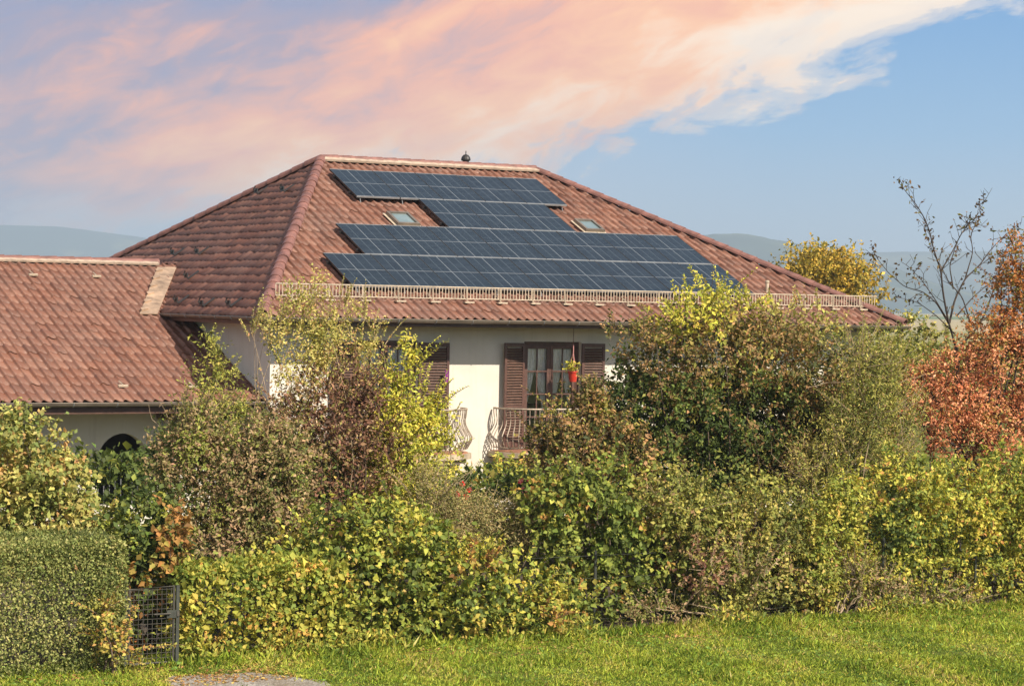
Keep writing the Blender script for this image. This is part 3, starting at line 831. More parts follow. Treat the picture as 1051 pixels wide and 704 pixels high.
def plant(name, label, cat, y, lobes, pal, size, n_stem=8, density=4.2, per=9, tlen=.22, gap=-.25, up=.35, shell=.45, shoots=None, slen=.42, thick=None,
          stem_mat='bark', stem_r=.018, narrow=.62, group=None, base=None, seed=None, zbase=0., extra=None, nup=.55, trunk=False, twigs=0, twig_mat=None, twig_len=.5):
    """lobes: (px, py, rx, ry[, y offset[, palette[, density factor]]]) sighted outlines at depth y"""
    rg = np.random.default_rng(seed if seed is not None else abs(hash(label)) % 99991 if False else sum(map(ord, label)) * 7 % 99991)
    cs = []; rs = []; ns = []; pals = []
    for lb in lobes:
        px, py, rx, ry = lb[:4]; yy = y + (lb[4] if len(lb) > 4 else 0); pl = lb[5] if len(lb) > 5 and lb[5] else pal; df = lb[6] if len(lb) > 6 else 1.
        c = at(px, py, yy); mp = mpp(px, py, yy)
        rad = .94 * np.array([rx * mp * 1.03, (thick if thick else min(.95, .8 * rx * mp)), ry * mp])
        area = math.pi * rad[0] * rad[2]; la = .5 * size * size * narrow
        cs.append(c); rs.append(rad); ns.append(int(area * density * df / la)); pals.append(pl)
    cs = np.array(cs); 
    b0 = np.array(base) if base is not None else np.array([cs[:, 0].mean(), y + .1, zbase])
    root = empty(name, tuple(b0), label, cat, group)
    A = [[], [], [], [], []]
    for c, r_, n, pl in zip(cs, rs, ns, pals):
        P, T, O, i = lobe_leaves(rg, c, r_, n, per, tlen, gap, up, shell)
        ok = P[:, 2] > zbase + .03
        P, T, O, i = P[ok], T[ok], O[ok], i[ok]; k = len(P)
        D = unit(T * .55 + rg.normal(0, .62, (k, 3)) + np.array([0, 0, -.22]))
        N = unit(O * .5 + np.array([.18, -.42, nup]) + rg.normal(0, .42, (k, 3)))
        A[0].append(P); A[1].append(D); A[2].append(N); A[3].append(size * np.exp(rg.normal(0, .22, k).clip(-.5, .38))); A[4].append(pick_colours(pl, k, rg, P))
    # upright and arching shoots that break the outline, leaves set along them
    nsh = shoots if shoots is not None else 7 * len(lobes); shp = []
    for q in range(nsh):
        j = int(rg.integers(len(cs))); d = unit(rg.normal(0, 1, 3) * np.array([1, .8, .6]) + np.array([0, -.35, .55]))
        p0 = cs[j] + d * rs[j] * rg.uniform(.55, .9); t = unit(d * np.array([.55, .5, .3]) + np.array([0, 0, .45 + up * .7]) + rg.normal(0, .28, 3)); Ls = slen * rg.uniform(.5, 1.5)
        sag = np.array([t[0], t[1], -.5]) * Ls * rg.uniform(.05, .35); f_ = lambda u_: p0 + t * Ls * u_ + sag * u_ * u_
        shp.append([f_(u_) for u_ in (0., .35, .7, 1.)])
        m_ = int(Ls / (size * .30)) + 3; u_ = np.linspace(.12, 1.02, m_) + rg.normal(0, .02, m_); P = p0 + t * (Ls * u_)[:, None] + sag * (u_ ** 2)[:, None]
        si = unit(np.cross(t, rg.normal(0, 1, 3))); alt = np.where(np.arange(m_) % 2 == 0, 1., -1.)[:, None]
        D = unit(t * .7 + si * alt * .9 + rg.normal(0, .3, (m_, 3))); N = unit(np.array([.15, -.4, .75]) + rg.normal(0, .4, (m_, 3)))
        ok = P[:, 2] > zbase + .03
        A[0].append(P[ok]); A[1].append(D[ok]); A[2].append(N[ok]); A[3].append((size * (1.1 - .45 * u_) * np.exp(rg.normal(0, .15, m_)))[ok])
        A[4].append(pick_colours(pals[j], m_, rg)[ok] * rg.uniform(.85, 1.3))
    if shp:
        mb = MB()
        for q in shp: mb.tube(q, [.007, .006, .005, .003], stem_mat, 4)
        o = mb.build('bare_sprays', root); o.location = -Vector(root.location)
    P, D, N, L, C = (np.concatenate(a) for a in A); TOT[0] += len(P)
    leaves('foliage', P, D, N, L, L * narrow * np.exp(rg.normal(0, .1, len(L))), C, root)
    bases = []; tips = []
    for k in range(n_stem):
        j = int(rg.integers(len(cs))); t = cs[j] + unit(rg.normal(0, 1, 3)) * rs[j] * .75; t[2] = max(t[2], zbase + .3)
        bases.append(b0 + (np.array([rg.normal(0, .09), rg.normal(0, .07), 0]) if trunk else np.array([(t[0] - b0[0]) * .55 + rg.normal(0, .1), rg.normal(0, .12), 0]))); tips.append(t)
    if trunk:
        mb = MB(); zt_ = zbase + (cs[:, 2].min() - zbase) * .8 + .2
        mb.tube([b0 - np.array([0, 0, .1]), b0 + np.array([.03, 0, (zt_ - zbase) * .5]), np.array([b0[0] + .02, b0[1], zt_])], [stem_r * 4, stem_r * 3.2, stem_r * 2.4], stem_mat, 8)
        for t in tips: mb.tube([np.array([b0[0] + .02, b0[1], zt_ - .1]), (np.array([b0[0], b0[1], zt_]) * .55 + t * .45) + rg.normal(0, .08, 3), t], [stem_r * 1.6, stem_r, stem_r * .4], stem_mat, 5)
        o = mb.build('trunk', root); o.location = -Vector(root.location)
    elif n_stem: stems('stem', bases, tips, stem_r, stem_mat, root, rg)
    if twigs:
        bb = []; tt = []
        for k in range(twigs):
            j = int(rg.integers(len(cs))); d = unit(rg.normal(0, 1, 3) + np.array([0, -.6, .5])); p0 = cs[j] + d * rs[j] * .5
            bb.append(p0); tt.append(p0 + unit(d + rg.normal(0, .4, 3)) * twig_len * rg.uniform(.6, 1.3) + np.array([0, 0, .1]))
        stems('bare_sprays', bb, tt, .006, twig_mat or stem_mat, root, rg, bend=.25, joined=True)
    return root

def clipped_hedge(name, label, x0, x1, y0, y1, zt, pal, size, n, rnd=.15, fuzz=.04, narrow=.62, inward=.25, zb=.03):
    rg = np.random.default_rng(int(abs(x0) * 1000)); root = empty(name, ((x0 + x1) / 2, (y0 + y1) / 2, 0), label, 'hedge')
    w, d_, h = x1 - x0, y1 - y0, zt
    areas = np.array([w * h, w * h * .5, w * d_, d_ * h, d_ * h]); f = rg.choice(5, n, p=areas / areas.sum())
    a, b = rg.random(n), rg.random(n); P = np.empty((n, 3)); O = np.empty((n, 3))
    for k, (fx, nv) in enumerate((((x0 + a * w, y0 + 0 * a, b * h), (0, -1, 0)), ((x0 + a * w, y1 + 0 * a, b * h), (0, 1, 0)), ((x0 + a * w, y0 + b * d_, zt + 0 * a), (0, 0, 1)),
                                  ((x0 + 0 * a, y0 + a * d_, b * h), (-1, 0, 0)), ((x1 + 0 * a, y0 + a * d_, b * h), (1, 0, 0)))):
        s_ = f == k; P[s_] = np.stack(fx, 1)[s_]; O[s_] = nv
    # round the shoulders: pull towards a rounded box
    lo = np.array([x0 + rnd, y0 + rnd, -1.]); hi = np.array([x1 - rnd, y1 - rnd, zt - rnd]); q = np.clip(P, lo, hi); dd = P - q; ln = np.linalg.norm(dd, axis=1)
    m_ = ln > rnd; P[m_] = q[m_] + dd[m_] / ln[m_, None] * rnd; O = unit(O * .4 + dd / (ln[:, None] + 1e-6))
    bulge = nz(P, 1.6, 11) * fuzz * .9 + nz(P, 5., 12) * fuzz * .7
    P = P + O * ((rg.random(n) < .035) * rg.uniform(.02, .11, n))[:, None]
    P = P + O * (bulge - rg.random(n) ** 2 * inward + rg.normal(0, fuzz * .35, n))[:, None]; P[:, 2] = P[:, 2].clip(zb)
    keep = (nz(P, 9., 13) + rg.normal(0, .5, n)) > -1.0
    P, O = P[keep], O[keep]; n = len(P); TOT[0] += n
    D = unit(O * .5 + rg.normal(0, .6, (n, 3)) + np.array([0, 0, .1])); N = unit(O * .75 + np.array([0, 0, .4]) + rg.normal(0, .45, (n, 3))); L = size * np.exp(rg.normal(0, .25, n))
    leaves('foliage', P, D, N, L, L * narrow, pick_colours(pal, n, rg, P, .45), root)
    bs = []; ts = []
    for k in range(int(w / .3)):
        xx = x0 + .08 + k * .3 + rg.normal(0, .03); bs.append((xx, (y0 + y1) / 2 + rg.normal(0, .1) - .15, 0)); ts.append((xx + rg.normal(0, .1), (y0 + y1) / 2 + rg.normal(0, .12), zt * .85))
    stems('stem', bs, ts, .018, 'bark', root, rg)
    return root

# palettes (albedo, weight), ordered dark -> light so that clumps hang together
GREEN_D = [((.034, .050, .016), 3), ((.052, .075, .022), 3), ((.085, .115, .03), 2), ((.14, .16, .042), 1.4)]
GREEN_M = [((.060, .082, .022), 2.5), ((.10, .13, .033), 3), ((.16, .185, .044), 2.5), ((.245, .245, .06), 1.6), ((.26, .15, .05), .3)]
GREEN_Y = [((.10, .135, .032), 2), ((.16, .19, .042), 3), ((.235, .235, .052), 3), ((.33, .29, .07), 1.6), ((.36, .22, .07), .3)]
YELLOWG = [((.16, .18, .035), 1.5), ((.25, .26, .045), 3), ((.36, .335, .06), 3), ((.44, .38, .09), 1)]
HAZEL = [((.11, .13, .045), 1.5), ((.18, .195, .065), 3), ((.255, .24, .085), 3), ((.34, .29, .12), 1.3), ((.30, .19, .09), .5)]
SEED = [((.075, .09, .032), 1.6), ((.125, .12, .05), 2), ((.19, .14, .085), 2.4), ((.27, .19, .13), 1.6), ((.17, .19, .05), 1.2)]
PURPLE = [((.07, .036, .030), 2), ((.13, .068, .05), 2.5), ((.20, .115, .08), 2), ((.15, .14, .045), 2), ((.28, .20, .12), 1.2)]
SHOOT = [((.17, .17, .05), 2), ((.27, .25, .085), 3), ((.36, .31, .13), 2), ((.28, .17, .09), .6)]
BROWNISH = [((.045, .056, .02), 2), ((.10, .092, .032), 2.2), ((.165, .110, .055), 2.6), ((.26, .160, .085), 1.8), ((.21, .20, .055), 1.2)]
OLIVE = [((.075, .088, .028), 2), ((.14, .15, .042), 3), ((.22, .215, .062), 2.8), ((.31, .27, .095), 1.4), ((.20, .13, .08), .6)]
REDS = [((.085, .038, .024), 1.8), ((.19, .072, .045), 2.2), ((.37, .145, .082), 3), ((.46, .235, .15), 2.6), ((.28, .19, .07), 1.)]
RUST = [((.08, .05, .02), 1.5), ((.19, .080, .028), 3), ((.31, .13, .045), 3), ((.14, .13, .04), 1.2)]
GOLD = [((.095, .09, .022), 2), ((.19, .15, .030), 2.5), ((.29, .205, .035), 3), ((.36, .265, .06), 1.2)]
ORANGE = [((.14, .08, .03), 1.5), ((.23, .125, .045), 2), ((.24, .19, .06), 1.2)]
BOX = [((.05, .065, .024), 1.4), ((.095, .115, .04), 3), ((.155, .175, .064), 3), ((.25, .25, .11), 2.2)]

# --- clipped hedges at the boundary
clipped_hedge('clipped_hedge', 'dense grey green clipped hedge with a rounded corner, left of the wire gate', -10.6, -7.56, -14.05, -12.75, 1.66, BOX, .036, 62000, rnd=.10, fuzz=.026)
clipped_hedge('hornbeam_hedge', 'low yellow green leafy hedge directly right of the wire gate', -6.72, -4.30, -13.72, -12.75, 1.24, GREEN_Y, .072, 11500, rnd=.14, fuzz=.09, narrow=.7)

# --- shrubs, left to right
plant('hazel_shrub', 'tall pale yellow green broad leaved shrub behind the clipped hedge', 'shrub', -11.8,
      [(25, 478, 48, 55), (58, 505, 38, 46), (5, 520, 45, 62), (50, 545, 60, 45), (98, 548, 22, 36), (18, 440, 12, 18)], HAZEL, .074, 14, 4.4, gap=-.35, narrow=.72, shoots=60, slen=.26)
plant('vine_thicket', 'dark green vine thicket with orange leaves above the wire gate', 'vine', -12.6,
      [(148, 548, 40, 40), (150, 590, 40, 55), (140, 640, 45, 45), (178, 560, 14, 38, -.5, ORANGE, .8), (133, 605, 13, 22, -.5, ORANGE, .6), (160, 640, 30, 30, -.3, RUST, .5)], GREEN_D + [((.20, .22, .05), 1)], .085, 8, 4.2, narrow=.75, shoots=14, slen=.25)
plant('seedhead_shrub', 'brownish green shrub with dry pinkish seed heads below the side wing eave', 'shrub', -11.3,
      [(205, 500, 48, 70), (185, 475, 34, 42, 1.2, GREEN_D, .8), (300, 500, 60, 60, 1.0, GREEN_D, .8), (255, 485, 46, 58), (200, 445, 24, 30), (275, 530, 55, 60), (230, 560, 60, 40), (290, 470, 40, 50)], SEED, .060, 16, 3.6, narrow=.5, tlen=.28, up=.6, twigs=60, twig_mat='tanstem', shoots=110, slen=.5)
plant('spire_sapling', 'feathery light green sapling spire standing before the house side wall', 'sapling', -10.4,
      [(214, 352, 5, 12, 0, None, .6), (217, 374, 10, 16, 0, None, .8), (224, 402, 18, 20), (230, 432, 27, 22), (206, 402, 10, 9, 0, None, .7), (236, 388, 9, 9, 0, None, .6)],
      [((.12, .14, .035), 2), ((.20, .205, .05), 3), ((.29, .27, .08), 2)], .055, 6, 2.6, narrow=.4, up=.2, tlen=.3, trunk=True, stem_r=.010, shoots=34, slen=.20)
plant('purple_shrub', 'tall shrub with purple brown leaves rising before the house corner', 'shrub', -10.9,
      [(305, 470, 50, 54), (350, 450, 40, 50), (325, 415, 26, 36), (368, 412, 18, 34), (330, 510, 58, 48), (288, 435, 20, 28), (385, 475, 30, 44)], PURPLE, .068, 16, 3.0, narrow=.5, gap=.0, tlen=.28, twigs=40, up=.6, shoots=120, slen=.55)
plant('whip_shoots', 'upright pale shoots with sparse yellowish leaves topping the purple shrub', 'shrub', -10.6,
      [(280, 350, 12, 30), (303, 352, 20, 48), (322, 332, 13, 42), (338, 355, 22, 46), (350, 325, 8, 22, 0, None, .6), (372, 350, 16, 38), (388, 365, 12, 30, 0, None, .8), (262, 345, 12, 18, 0, None, .6), (310, 392, 36, 30), (352, 385, 28, 30)], SHOOT, .045, 22, 2.2, narrow=.55, gap=.0, tlen=.3, up=1.1, stem_mat='tanstem', stem_r=.011)
plant('lime_shrub', 'bright yellow green shrub in front of the left balcony', 'shrub', -10.7,
      [(414, 385, 16, 28), (418, 420, 24, 34), (403, 440, 22, 36), (430, 452, 24, 34), (412, 482, 40, 42), (445, 425, 10, 16, 0, None, .7), (455, 470, 12, 24, 0, None, .7), (400, 500, 40, 40)], YELLOWG, .064, 12, 3.8, narrow=.5, gap=-.15, up=.7, tlen=.26, shoots=70, slen=.5)
plant('wispy_shrub', 'wispy shrub of fine pale arching stems below the left balcony', 'shrub', -11.9,
      [(470, 548, 42, 36), (505, 556, 42, 34), (455, 565, 40, 38), (438, 520, 26, 38), (530, 550, 30, 28)], [((.10, .105, .04), 2), ((.17, .155, .07), 3), ((.25, .20, .11), 2)], .042, 20, 2.6, narrow=.4, up=.8, tlen=.35, stem_mat='tanstem', stem_r=.009, twigs=90, twig_len=.6, shoots=60, slen=.45)
plant('balcony_greenery', 'pale green climbing plant under the balcony railings', 'climber', -1.2,
      [(505, 497, 36, 16), (470, 505, 30, 20), (545, 500, 34, 22), (528, 486, 16, 18), (590, 500, 40, 30), (430, 510, 40, 30)], GREEN_Y, .085, 8, 2.6, gap=-.05, thick=.6)
for (nm, lb, ps) in (('rose_bush', 'low rose bush with bright red blooms below the left balcony', [(474, 497), (482, 503), (470, 507), (478, 510)]), ('rose_bush', 'rose bush with crimson and pink blooms below the right balcony', [(535, 494), (543, 493), (557, 499), (563, 501), (573, 505), (538, 503)])):
    xs = [p[0] for p in ps]; cxp = sum(xs) / len(xs); yv = -6.3
    r0 = plant(nm, lb, 'rose bush', yv, [(cxp, 517, 22, 14), (cxp, 535, 22, 25)], GREEN_D, .07, 6, 2.5, thick=.4, shoots=5, slen=.2)
    rg = np.random.default_rng(len(ps))
    for p in ps:
        c = at(p[0], p[1], yv - .3); k = 14
        d = unit(rg.normal(0, 1, (k, 3)) + np.array([0, -.5, .3])); P = c + d * .03
        cl = pick_colours([((.55, .03, .035), 2), ((.48, .09, .11), 1)] if cxp < 500 else [((.42, .04, .06), 2), ((.55, .22, .24), 1.3)], k, rg)
        leaves('rose_bloom', P, d * .4 + rg.normal(0, .6, (k, 3)), d, np.full(k, .05), np.full(k, .05), cl, r0)
plant('viburnum', 'brown tinged leafy shrub covering the right balcony and lower window', 'shrub', -10.6,
      [(576, 440, 22, 30), (603, 425, 18, 30), (620, 450, 24, 40), (585, 475, 34, 36), (556, 462, 16, 24), (640, 475, 34, 48), (612, 412, 8, 18, 0, None, .7)], BROWNISH, .072, 14, 3.6, narrow=.6, up=.5, gap=-.15, shoots=80)
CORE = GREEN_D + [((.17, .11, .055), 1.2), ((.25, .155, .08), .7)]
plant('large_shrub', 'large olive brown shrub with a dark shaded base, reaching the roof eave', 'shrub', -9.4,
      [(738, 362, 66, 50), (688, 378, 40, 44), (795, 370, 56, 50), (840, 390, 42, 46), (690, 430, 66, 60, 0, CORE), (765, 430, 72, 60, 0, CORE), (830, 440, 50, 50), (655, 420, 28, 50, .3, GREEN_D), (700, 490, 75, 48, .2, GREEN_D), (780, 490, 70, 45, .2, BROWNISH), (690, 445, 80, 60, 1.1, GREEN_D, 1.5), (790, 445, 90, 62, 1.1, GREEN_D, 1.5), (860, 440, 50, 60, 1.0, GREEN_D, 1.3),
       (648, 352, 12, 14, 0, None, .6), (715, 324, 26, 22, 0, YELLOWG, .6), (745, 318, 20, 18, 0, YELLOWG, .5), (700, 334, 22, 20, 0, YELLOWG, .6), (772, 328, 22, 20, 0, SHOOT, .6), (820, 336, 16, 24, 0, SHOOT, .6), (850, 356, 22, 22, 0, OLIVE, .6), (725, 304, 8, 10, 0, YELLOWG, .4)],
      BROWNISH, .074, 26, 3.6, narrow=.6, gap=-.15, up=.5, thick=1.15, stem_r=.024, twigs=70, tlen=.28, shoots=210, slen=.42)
plant('ivy_mound', 'dark green mound of broad ivy like leaves at the middle of the boundary', 'shrub', -12.5,
      [(600, 545, 56, 56), (570, 520, 38, 40), (650, 570, 50, 56), (625, 505, 40, 36), (615, 610, 60, 40), (690, 590, 40, 50)], GREEN_M, .085, 12, 4.2, narrow=.75, shoots=60)
plant('creeper_hedge', 'mixed green creeper bank with yellowing leaves beside the hornbeam hedge', 'hedge', -13.15,
      [(365, 600, 42, 55), (420, 585, 50, 60), (475, 600, 50, 54), (530, 612, 50, 46), (390, 640, 50, 28), (450, 640, 60, 26), (520, 640, 60, 22), (345, 560, 40, 45, .4), (400, 550, 50, 40, .4), (570, 630, 40, 30), (290, 590, 35, 40, .8), (485, 582, 12, 10, -.45, ORANGE, .4), (555, 635, 16, 12, -.4, ORANGE, .4)],
      [((.055, .078, .02), 2), ((.11, .14, .032), 3), ((.19, .21, .045), 3), ((.29, .275, .06), 2.4), ((.34, .27, .08), .8)], .080, 20, 4.0, narrow=.74, gap=-.2, thick=.62, shoots=110)
plant('mottled_bank', 'small leaved olive shrub bank with withered brown patches, below the large shrub', 'shrub', -12.7,
      [(725, 560, 50, 60), (780, 545, 56, 62), (820, 595, 48, 48), (740, 610, 55, 36), (690, 525, 44, 44), (790, 620, 50, 24), (760, 590, 26, 22, -.5, SEED, .6), (715, 585, 20, 20, -.5, PURPLE, .5)], OLIVE, .066, 22, 3.8, narrow=.62, gap=-.2, twigs=60, thick=.7, stem_mat='tanstem', shoots=110)
plant('willow_shrub', 'thin olive shrub with bare tan branches right of the large shrub', 'shrub', -11.2,
      [(885, 430, 36, 55), (865, 480, 46, 45), (905, 480, 36, 45), (905, 390, 26, 40), (880, 380, 20, 30, 0, None, .6), (840, 500, 40, 40), (925, 440, 20, 40, 0, None, .7)], OLIVE, .060, 20, 2.4, narrow=.32, gap=-.02, tlen=.34, up=.7, stem_mat='tanstem', stem_r=.014, twigs=70, twig_len=.8, shoots=120, slen=.6)
plant('fresh_bush', 'fresh yellow green bush glowing between darker neighbours at the boundary', 'bush', -13.0,
      [(850, 555, 32, 45), (868, 520, 22, 34), (840, 600, 32, 36), (875, 585, 22, 30)], GREEN_Y[1:], .066, 8, 3.8, narrow=.55, up=.6)
plant('right_hedge', 'tall yellow and green leafy hedge under the red tree', 'hedge', -12.7,
      [(925, 520, 46, 56), (975, 525, 48, 58), (1030, 520, 48, 60), (1075, 540, 40, 70), (915, 590, 40, 44), (965, 600, 46, 34), (1020, 595, 44, 38), (1060, 600, 40, 36), (1130, 550, 50, 80), (1115, 605, 44, 36), (1200, 560, 50, 80), (1270, 570, 50, 70), (1180, 610, 60, 36), (895, 540, 26, 40, .3, GREEN_D)], [((.075, .105, .026), 2), ((.15, .175, .036), 3), ((.25, .25, .05), 3), ((.36, .32, .07), 2.2), ((.30, .16, .06), .5)], .074, 22, 4.0, narrow=.55, gap=-.22, thick=.75, twigs=40, twig_mat='tanstem', shoots=110)
plant('brown_underbrush', 'brown withered low growth at the foot of the hedge under the yellow leaves', 'undergrowth', -13.3,
      [(900, 615, 45, 20), (960, 622, 50, 14), (690, 630, 60, 16), (880, 595, 20, 22)], SEED, .05, 20, 2.2, narrow=.5, gap=0., thick=.35, stem_mat='tanstem', twigs=50, twig_mat='tanstem', twig_len=.4)
plant('red_tree', 'red and coral leaved autumn tree at the right', 'tree', -9.8,
      [(985, 400, 46, 42), (1030, 385, 46, 52), (1045, 320, 24, 52, 0, RUST), (955, 410, 26, 28), (1025, 445, 44, 36), (985, 445, 40, 32), (952, 440, 26, 26, 0, None, .8), (936, 405, 18, 22, 0, None, .7), (1075, 400, 44, 80), (1050, 265, 16, 42, 0, RUST, .9), (1035, 300, 12, 30, 0, RUST, .7), (1045, 480, 36, 30), (945, 390, 13, 16, 0, None, .6), (1085, 300, 30, 70, 0, RUST), (1010, 345, 22, 26, 0, RUST, .7)],
      REDS, .062, 18, 3.1, narrow=.52, gap=.02, trunk=True, stem_mat='darkbark', stem_r=.020, tlen=.28, shoots=110, slen=.45)
plant('eave_shrub', 'sunlit olive shrub under the right corner of the roof', 'shrub', -4.5,
      [(900, 368, 30, 26), (925, 365, 22, 24), (880, 385, 30, 30), (945, 380, 22, 30), (915, 405, 40, 34)], OLIVE, .085, 10, 3.0, gap=-.1, narrow=.55)
plant('garden_shrub', 'pale olive shrub behind the bare tree at the right', 'shrub', 2.0,
      [(945, 350, 18, 24), (965, 372, 30, 30), (995, 380, 30, 34), (1030, 380, 40, 40), (930, 340, 10, 16, 0, None, .6)], OLIVE, .10, 8, 2.8, gap=-.05, narrow=.55)
plant('golden_tree', 'golden yellow tree standing beyond the right end of the house', 'tree', 26.0,
      [(848, 286, 32, 24), (828, 272, 16, 14), (866, 298, 26, 24), (852, 268, 22, 13), (876, 318, 18, 28), (838, 312, 30, 32), (815, 280, 8, 12, 0, None, .7), (850, 340, 36, 30)], GOLD, .135, 12, 6.0, gap=-.45, trunk=True, stem_r=.06, tlen=.5, narrow=.6, thick=2.0)
plant('amber_sprig', 'small amber and lime leaved plant growing out of the clipped hedge foot', 'plant', -14.15,
      [(112, 655, 16, 22), (104, 632, 9, 14), (122, 672, 12, 12)], [((.20, .20, .05), 2), ((.28, .23, .07), 2), ((.28, .15, .06), 1)], .06, 6, 2.2, narrow=.7, gap=-.05, thick=.2)

# pot plant
rg = np.random.default_rng(3); k = 130
P = rg.normal(0, .065, (k, 3)) + np.array([px_ - .05, py_, pz_ + .20]); d = unit(rg.normal(0, 1, (k, 3)) + np.array([0, 0, .5]))
leaves('foliage', P, d, unit(rg.normal(0, 1, (k, 3)) + np.array([0, -.5, 1])), np.full(k, .07), np.full(k, .045), pick_colours(YELLOWG, k, rg), pot)

clipped_hedge('garden_hedge', 'loose dark green hedge deep in the garden close to the house', -.2, 13.5, -5.6, -4.3, 1.45, GREEN_D, .12, 11000, rnd=.3, fuzz=.16, narrow=.65, inward=.5)
clipped_hedge('garden_hedge', 'tall dark green hedge growing in front of the side wing wall', -9.5, -.3, -5.0, -3.7, 1.95, GREEN_D, .12, 11000, rnd=.3, fuzz=.16, narrow=.65, inward=.5)
# --- bare tree against the sky
def bare_tree():
    y = -7.8; rg = np.random.default_rng(12)
    Z = lambda q: (880 + q[0] / 3.708, 170 + q[1] / 3.708)
    br = [[(375, 690), (345, 590), (325, 480), (318, 400), (290, 320), (275, 250), (255, 200), (225, 150), (185, 100), (160, 68)],
          [(352, 610), (300, 520), (250, 480), (180, 462), (120, 410), (80, 360), (60, 325)],
          [(350, 600), (370, 510), (410, 430), (465, 380), (500, 330), (545, 280), (610, 225)],
          [(318, 400), (360, 330), (400, 250), (450, 200), (482, 140)],
          [(430, 600), (400, 500), (345, 440), (320, 385), (285, 330), (255, 240)],
          [(390, 690), (470, 600), (510, 500), (540, 400), (560, 330), (590, 270)],
          [(380, 570), (440, 500), (500, 450), (560, 425)],
          [(370, 640), (300, 570), (230, 520), (150, 500)],
          [(365, 470), (350, 380), (380, 290), (420, 220)],
          [(345, 590), (290, 500), (240, 430), (200, 390)],
          [(410, 430), (440, 330), (430, 260), (470, 190)]]
    base = at(983, 362, y); b0 = np.array([base[0], y, 0.])
    root = empty('bare_tree', tuple(b0), 'nearly leafless thin branched tree against the sky at the right', 'tree')
    mb = MB(); mb.tube([b0 + np.array([.1, 0, -.1]), b0 + np.array([.05, 0, 1.2]), at(985, 400, y), at(981, 356, y)], [.085, .07, .055, .04], 'darkbark', 8)
    o = mb.build('trunk', root); o.location = -Vector(root.location)
    LP = []
    for i, b in enumerate(br):
        mb = MB(); dy = rg.uniform(-.5, .5)
        pts = [at(*Z(q), y + dy * (j / len(b))) for j, q in enumerate(b)]
        # smooth resample
        t = np.linspace(0, len(pts) - 1, len(pts) * 4); A = np.array(pts); S = np.stack([np.interp(t, np.arange(len(pts)), A[:, k_]) for k_ in range(3)], 1)
        S = np.concatenate([S[:1], (S[:-2] + 2 * S[1:-1] + S[2:]) / 4, S[-1:]])
        r0 = .022 if i in (0, 2, 5) else .014
        mb.tube(list(S), [r0 * (1 - .8 * j / (len(S) - 1)) for j in range(len(S))], 'darkbark', 5)
        for j in range(5, len(S), 2):
            for _ in range(1 if rg.random() < .75 else 2):
                d = unit(S[j] - S[j - 1]); side = unit(rg.normal(0, 1, 3) * np.array([1, .5, 1])); L = rg.uniform(.12, .42)
                e = S[j] + unit(d * .7 + side * .8 + np.array([0, 0, .25])) * L
                mid = (S[j] + e) / 2 + rg.normal(0, .02, 3)
                mb.tube([S[j], mid, e], [.007, .005, .0035], 'darkbark', 4)
                e2 = mid + unit(d * .5 + rg.normal(0, .7, 3)) * L * .55; mb.tube([mid, e2], [.005, .003], 'darkbark', 4)
                if rg.random() < .3: LP.append(e2)
                if rg.random() < .55: LP.append(e)
                if rg.random() < .25: LP.append(mid)
        o = mb.build('branch', root); o.location = -Vector(root.location)
        LP += [S[-1], S[-2], S[-3], S[-1] + rg.normal(0, .04, 3), S[-1] + rg.normal(0, .06, 3)]
    LP = np.array(LP); LP = np.concatenate([LP, LP + rg.normal(0, .04, LP.shape)]); k_ = len(LP)
    leaves('foliage', LP, unit(rg.normal(0, 1, (k_, 3)) + np.array([0, 0, -.5])), unit(rg.normal(0, 1, (k_, 3))), np.full(k_, .075) * np.exp(rg.normal(0, .3, k_)), np.full(k_, .05), pick_colours([((.06, .035, .02), 2), ((.11, .07, .03), 2), ((.10, .10, .03), 1)], k_, rg), root)
bare_tree()

# ================================================================== GATE AND FENCE
gx0, gx1, gy, gh = -7.47, -6.88, -13.86, 1.00
gate = empty('wire_gate', (gx1, gy, 0), 'small green garden gate filled with square wire mesh between two hedges', 'gate')
def gpart(mb, name): o = mb.build(name, gate); o.location = -Vector(gate.location); return o
mb = MB()
mb.tube([(gx0, gy, .06), (gx0, gy, gh), (gx1, gy, gh + .02), (gx1, gy, .06), (gx0, gy, .05)], .019, 'galv', 6); gpart(mb, 'frame')
mb = MB(); x = gx0 + .06
while x < gx1: mb.box((x - .0028, gy - .003, .06), (x + .0028, gy + .003, gh), 'galv'); x += .062
z = .12
while z < gh: mb.box((gx0, gy - .0085, z - .0028), (gx1, gy - .0043, z + .0028), 'galv'); z += .062
gpart(mb, 'wire_mesh')
mb = MB(); mb.box((gx1 + .03, gy - .02, -.2), (gx1 + .072, gy + .02, 1.03), 'greenmetal'); gpart(mb, 'post'); mb = MB(); mb.box((gx0 - .072, gy - .02, -.2), (gx0 - .03, gy + .02, 1.0), 'greenmetal'); gpart(mb, 'post')
mb = MB(); mb.box((gx1 - .10, gy - .035, .62), (gx1 + .03, gy - .02, .72), 'greenmetal'); mb.tube([(gx1 - .28, gy - .06, .68), (gx1 - .06, gy - .06, .68), (gx1 - .06, gy - .02, .68)], .011, 'galv', 5); mb.box((gx1 + .03, gy - .045, .64), (gx1 + .065, gy - .021, .70), 'galv'); gpart(mb, 'latch')
fence = empty('wire_fence', (0, -13.02, 0), 'green post and wire fence along the foot of the hedge', 'fence')
for px in (352, 478, 610, 740, 905, 1000):
    q = at(px, 640, -13.02); mb = MB(); mb.tube([(q[0], -13.02, -.1), (q[0], -13.02, 1.12)], .022, 'greenmetal', 6); o = mb.build('post', fence); o.location = -Vector(fence.location)
mb = MB()
for z in (.12, .42, .72, 1.05): mb.tube([(-6.7, -13.02, z), (9.5, -13.02, z)], .003, 'greenmetal', 4)
o = mb.build('wire', fence); o.location = -Vector(fence.location)

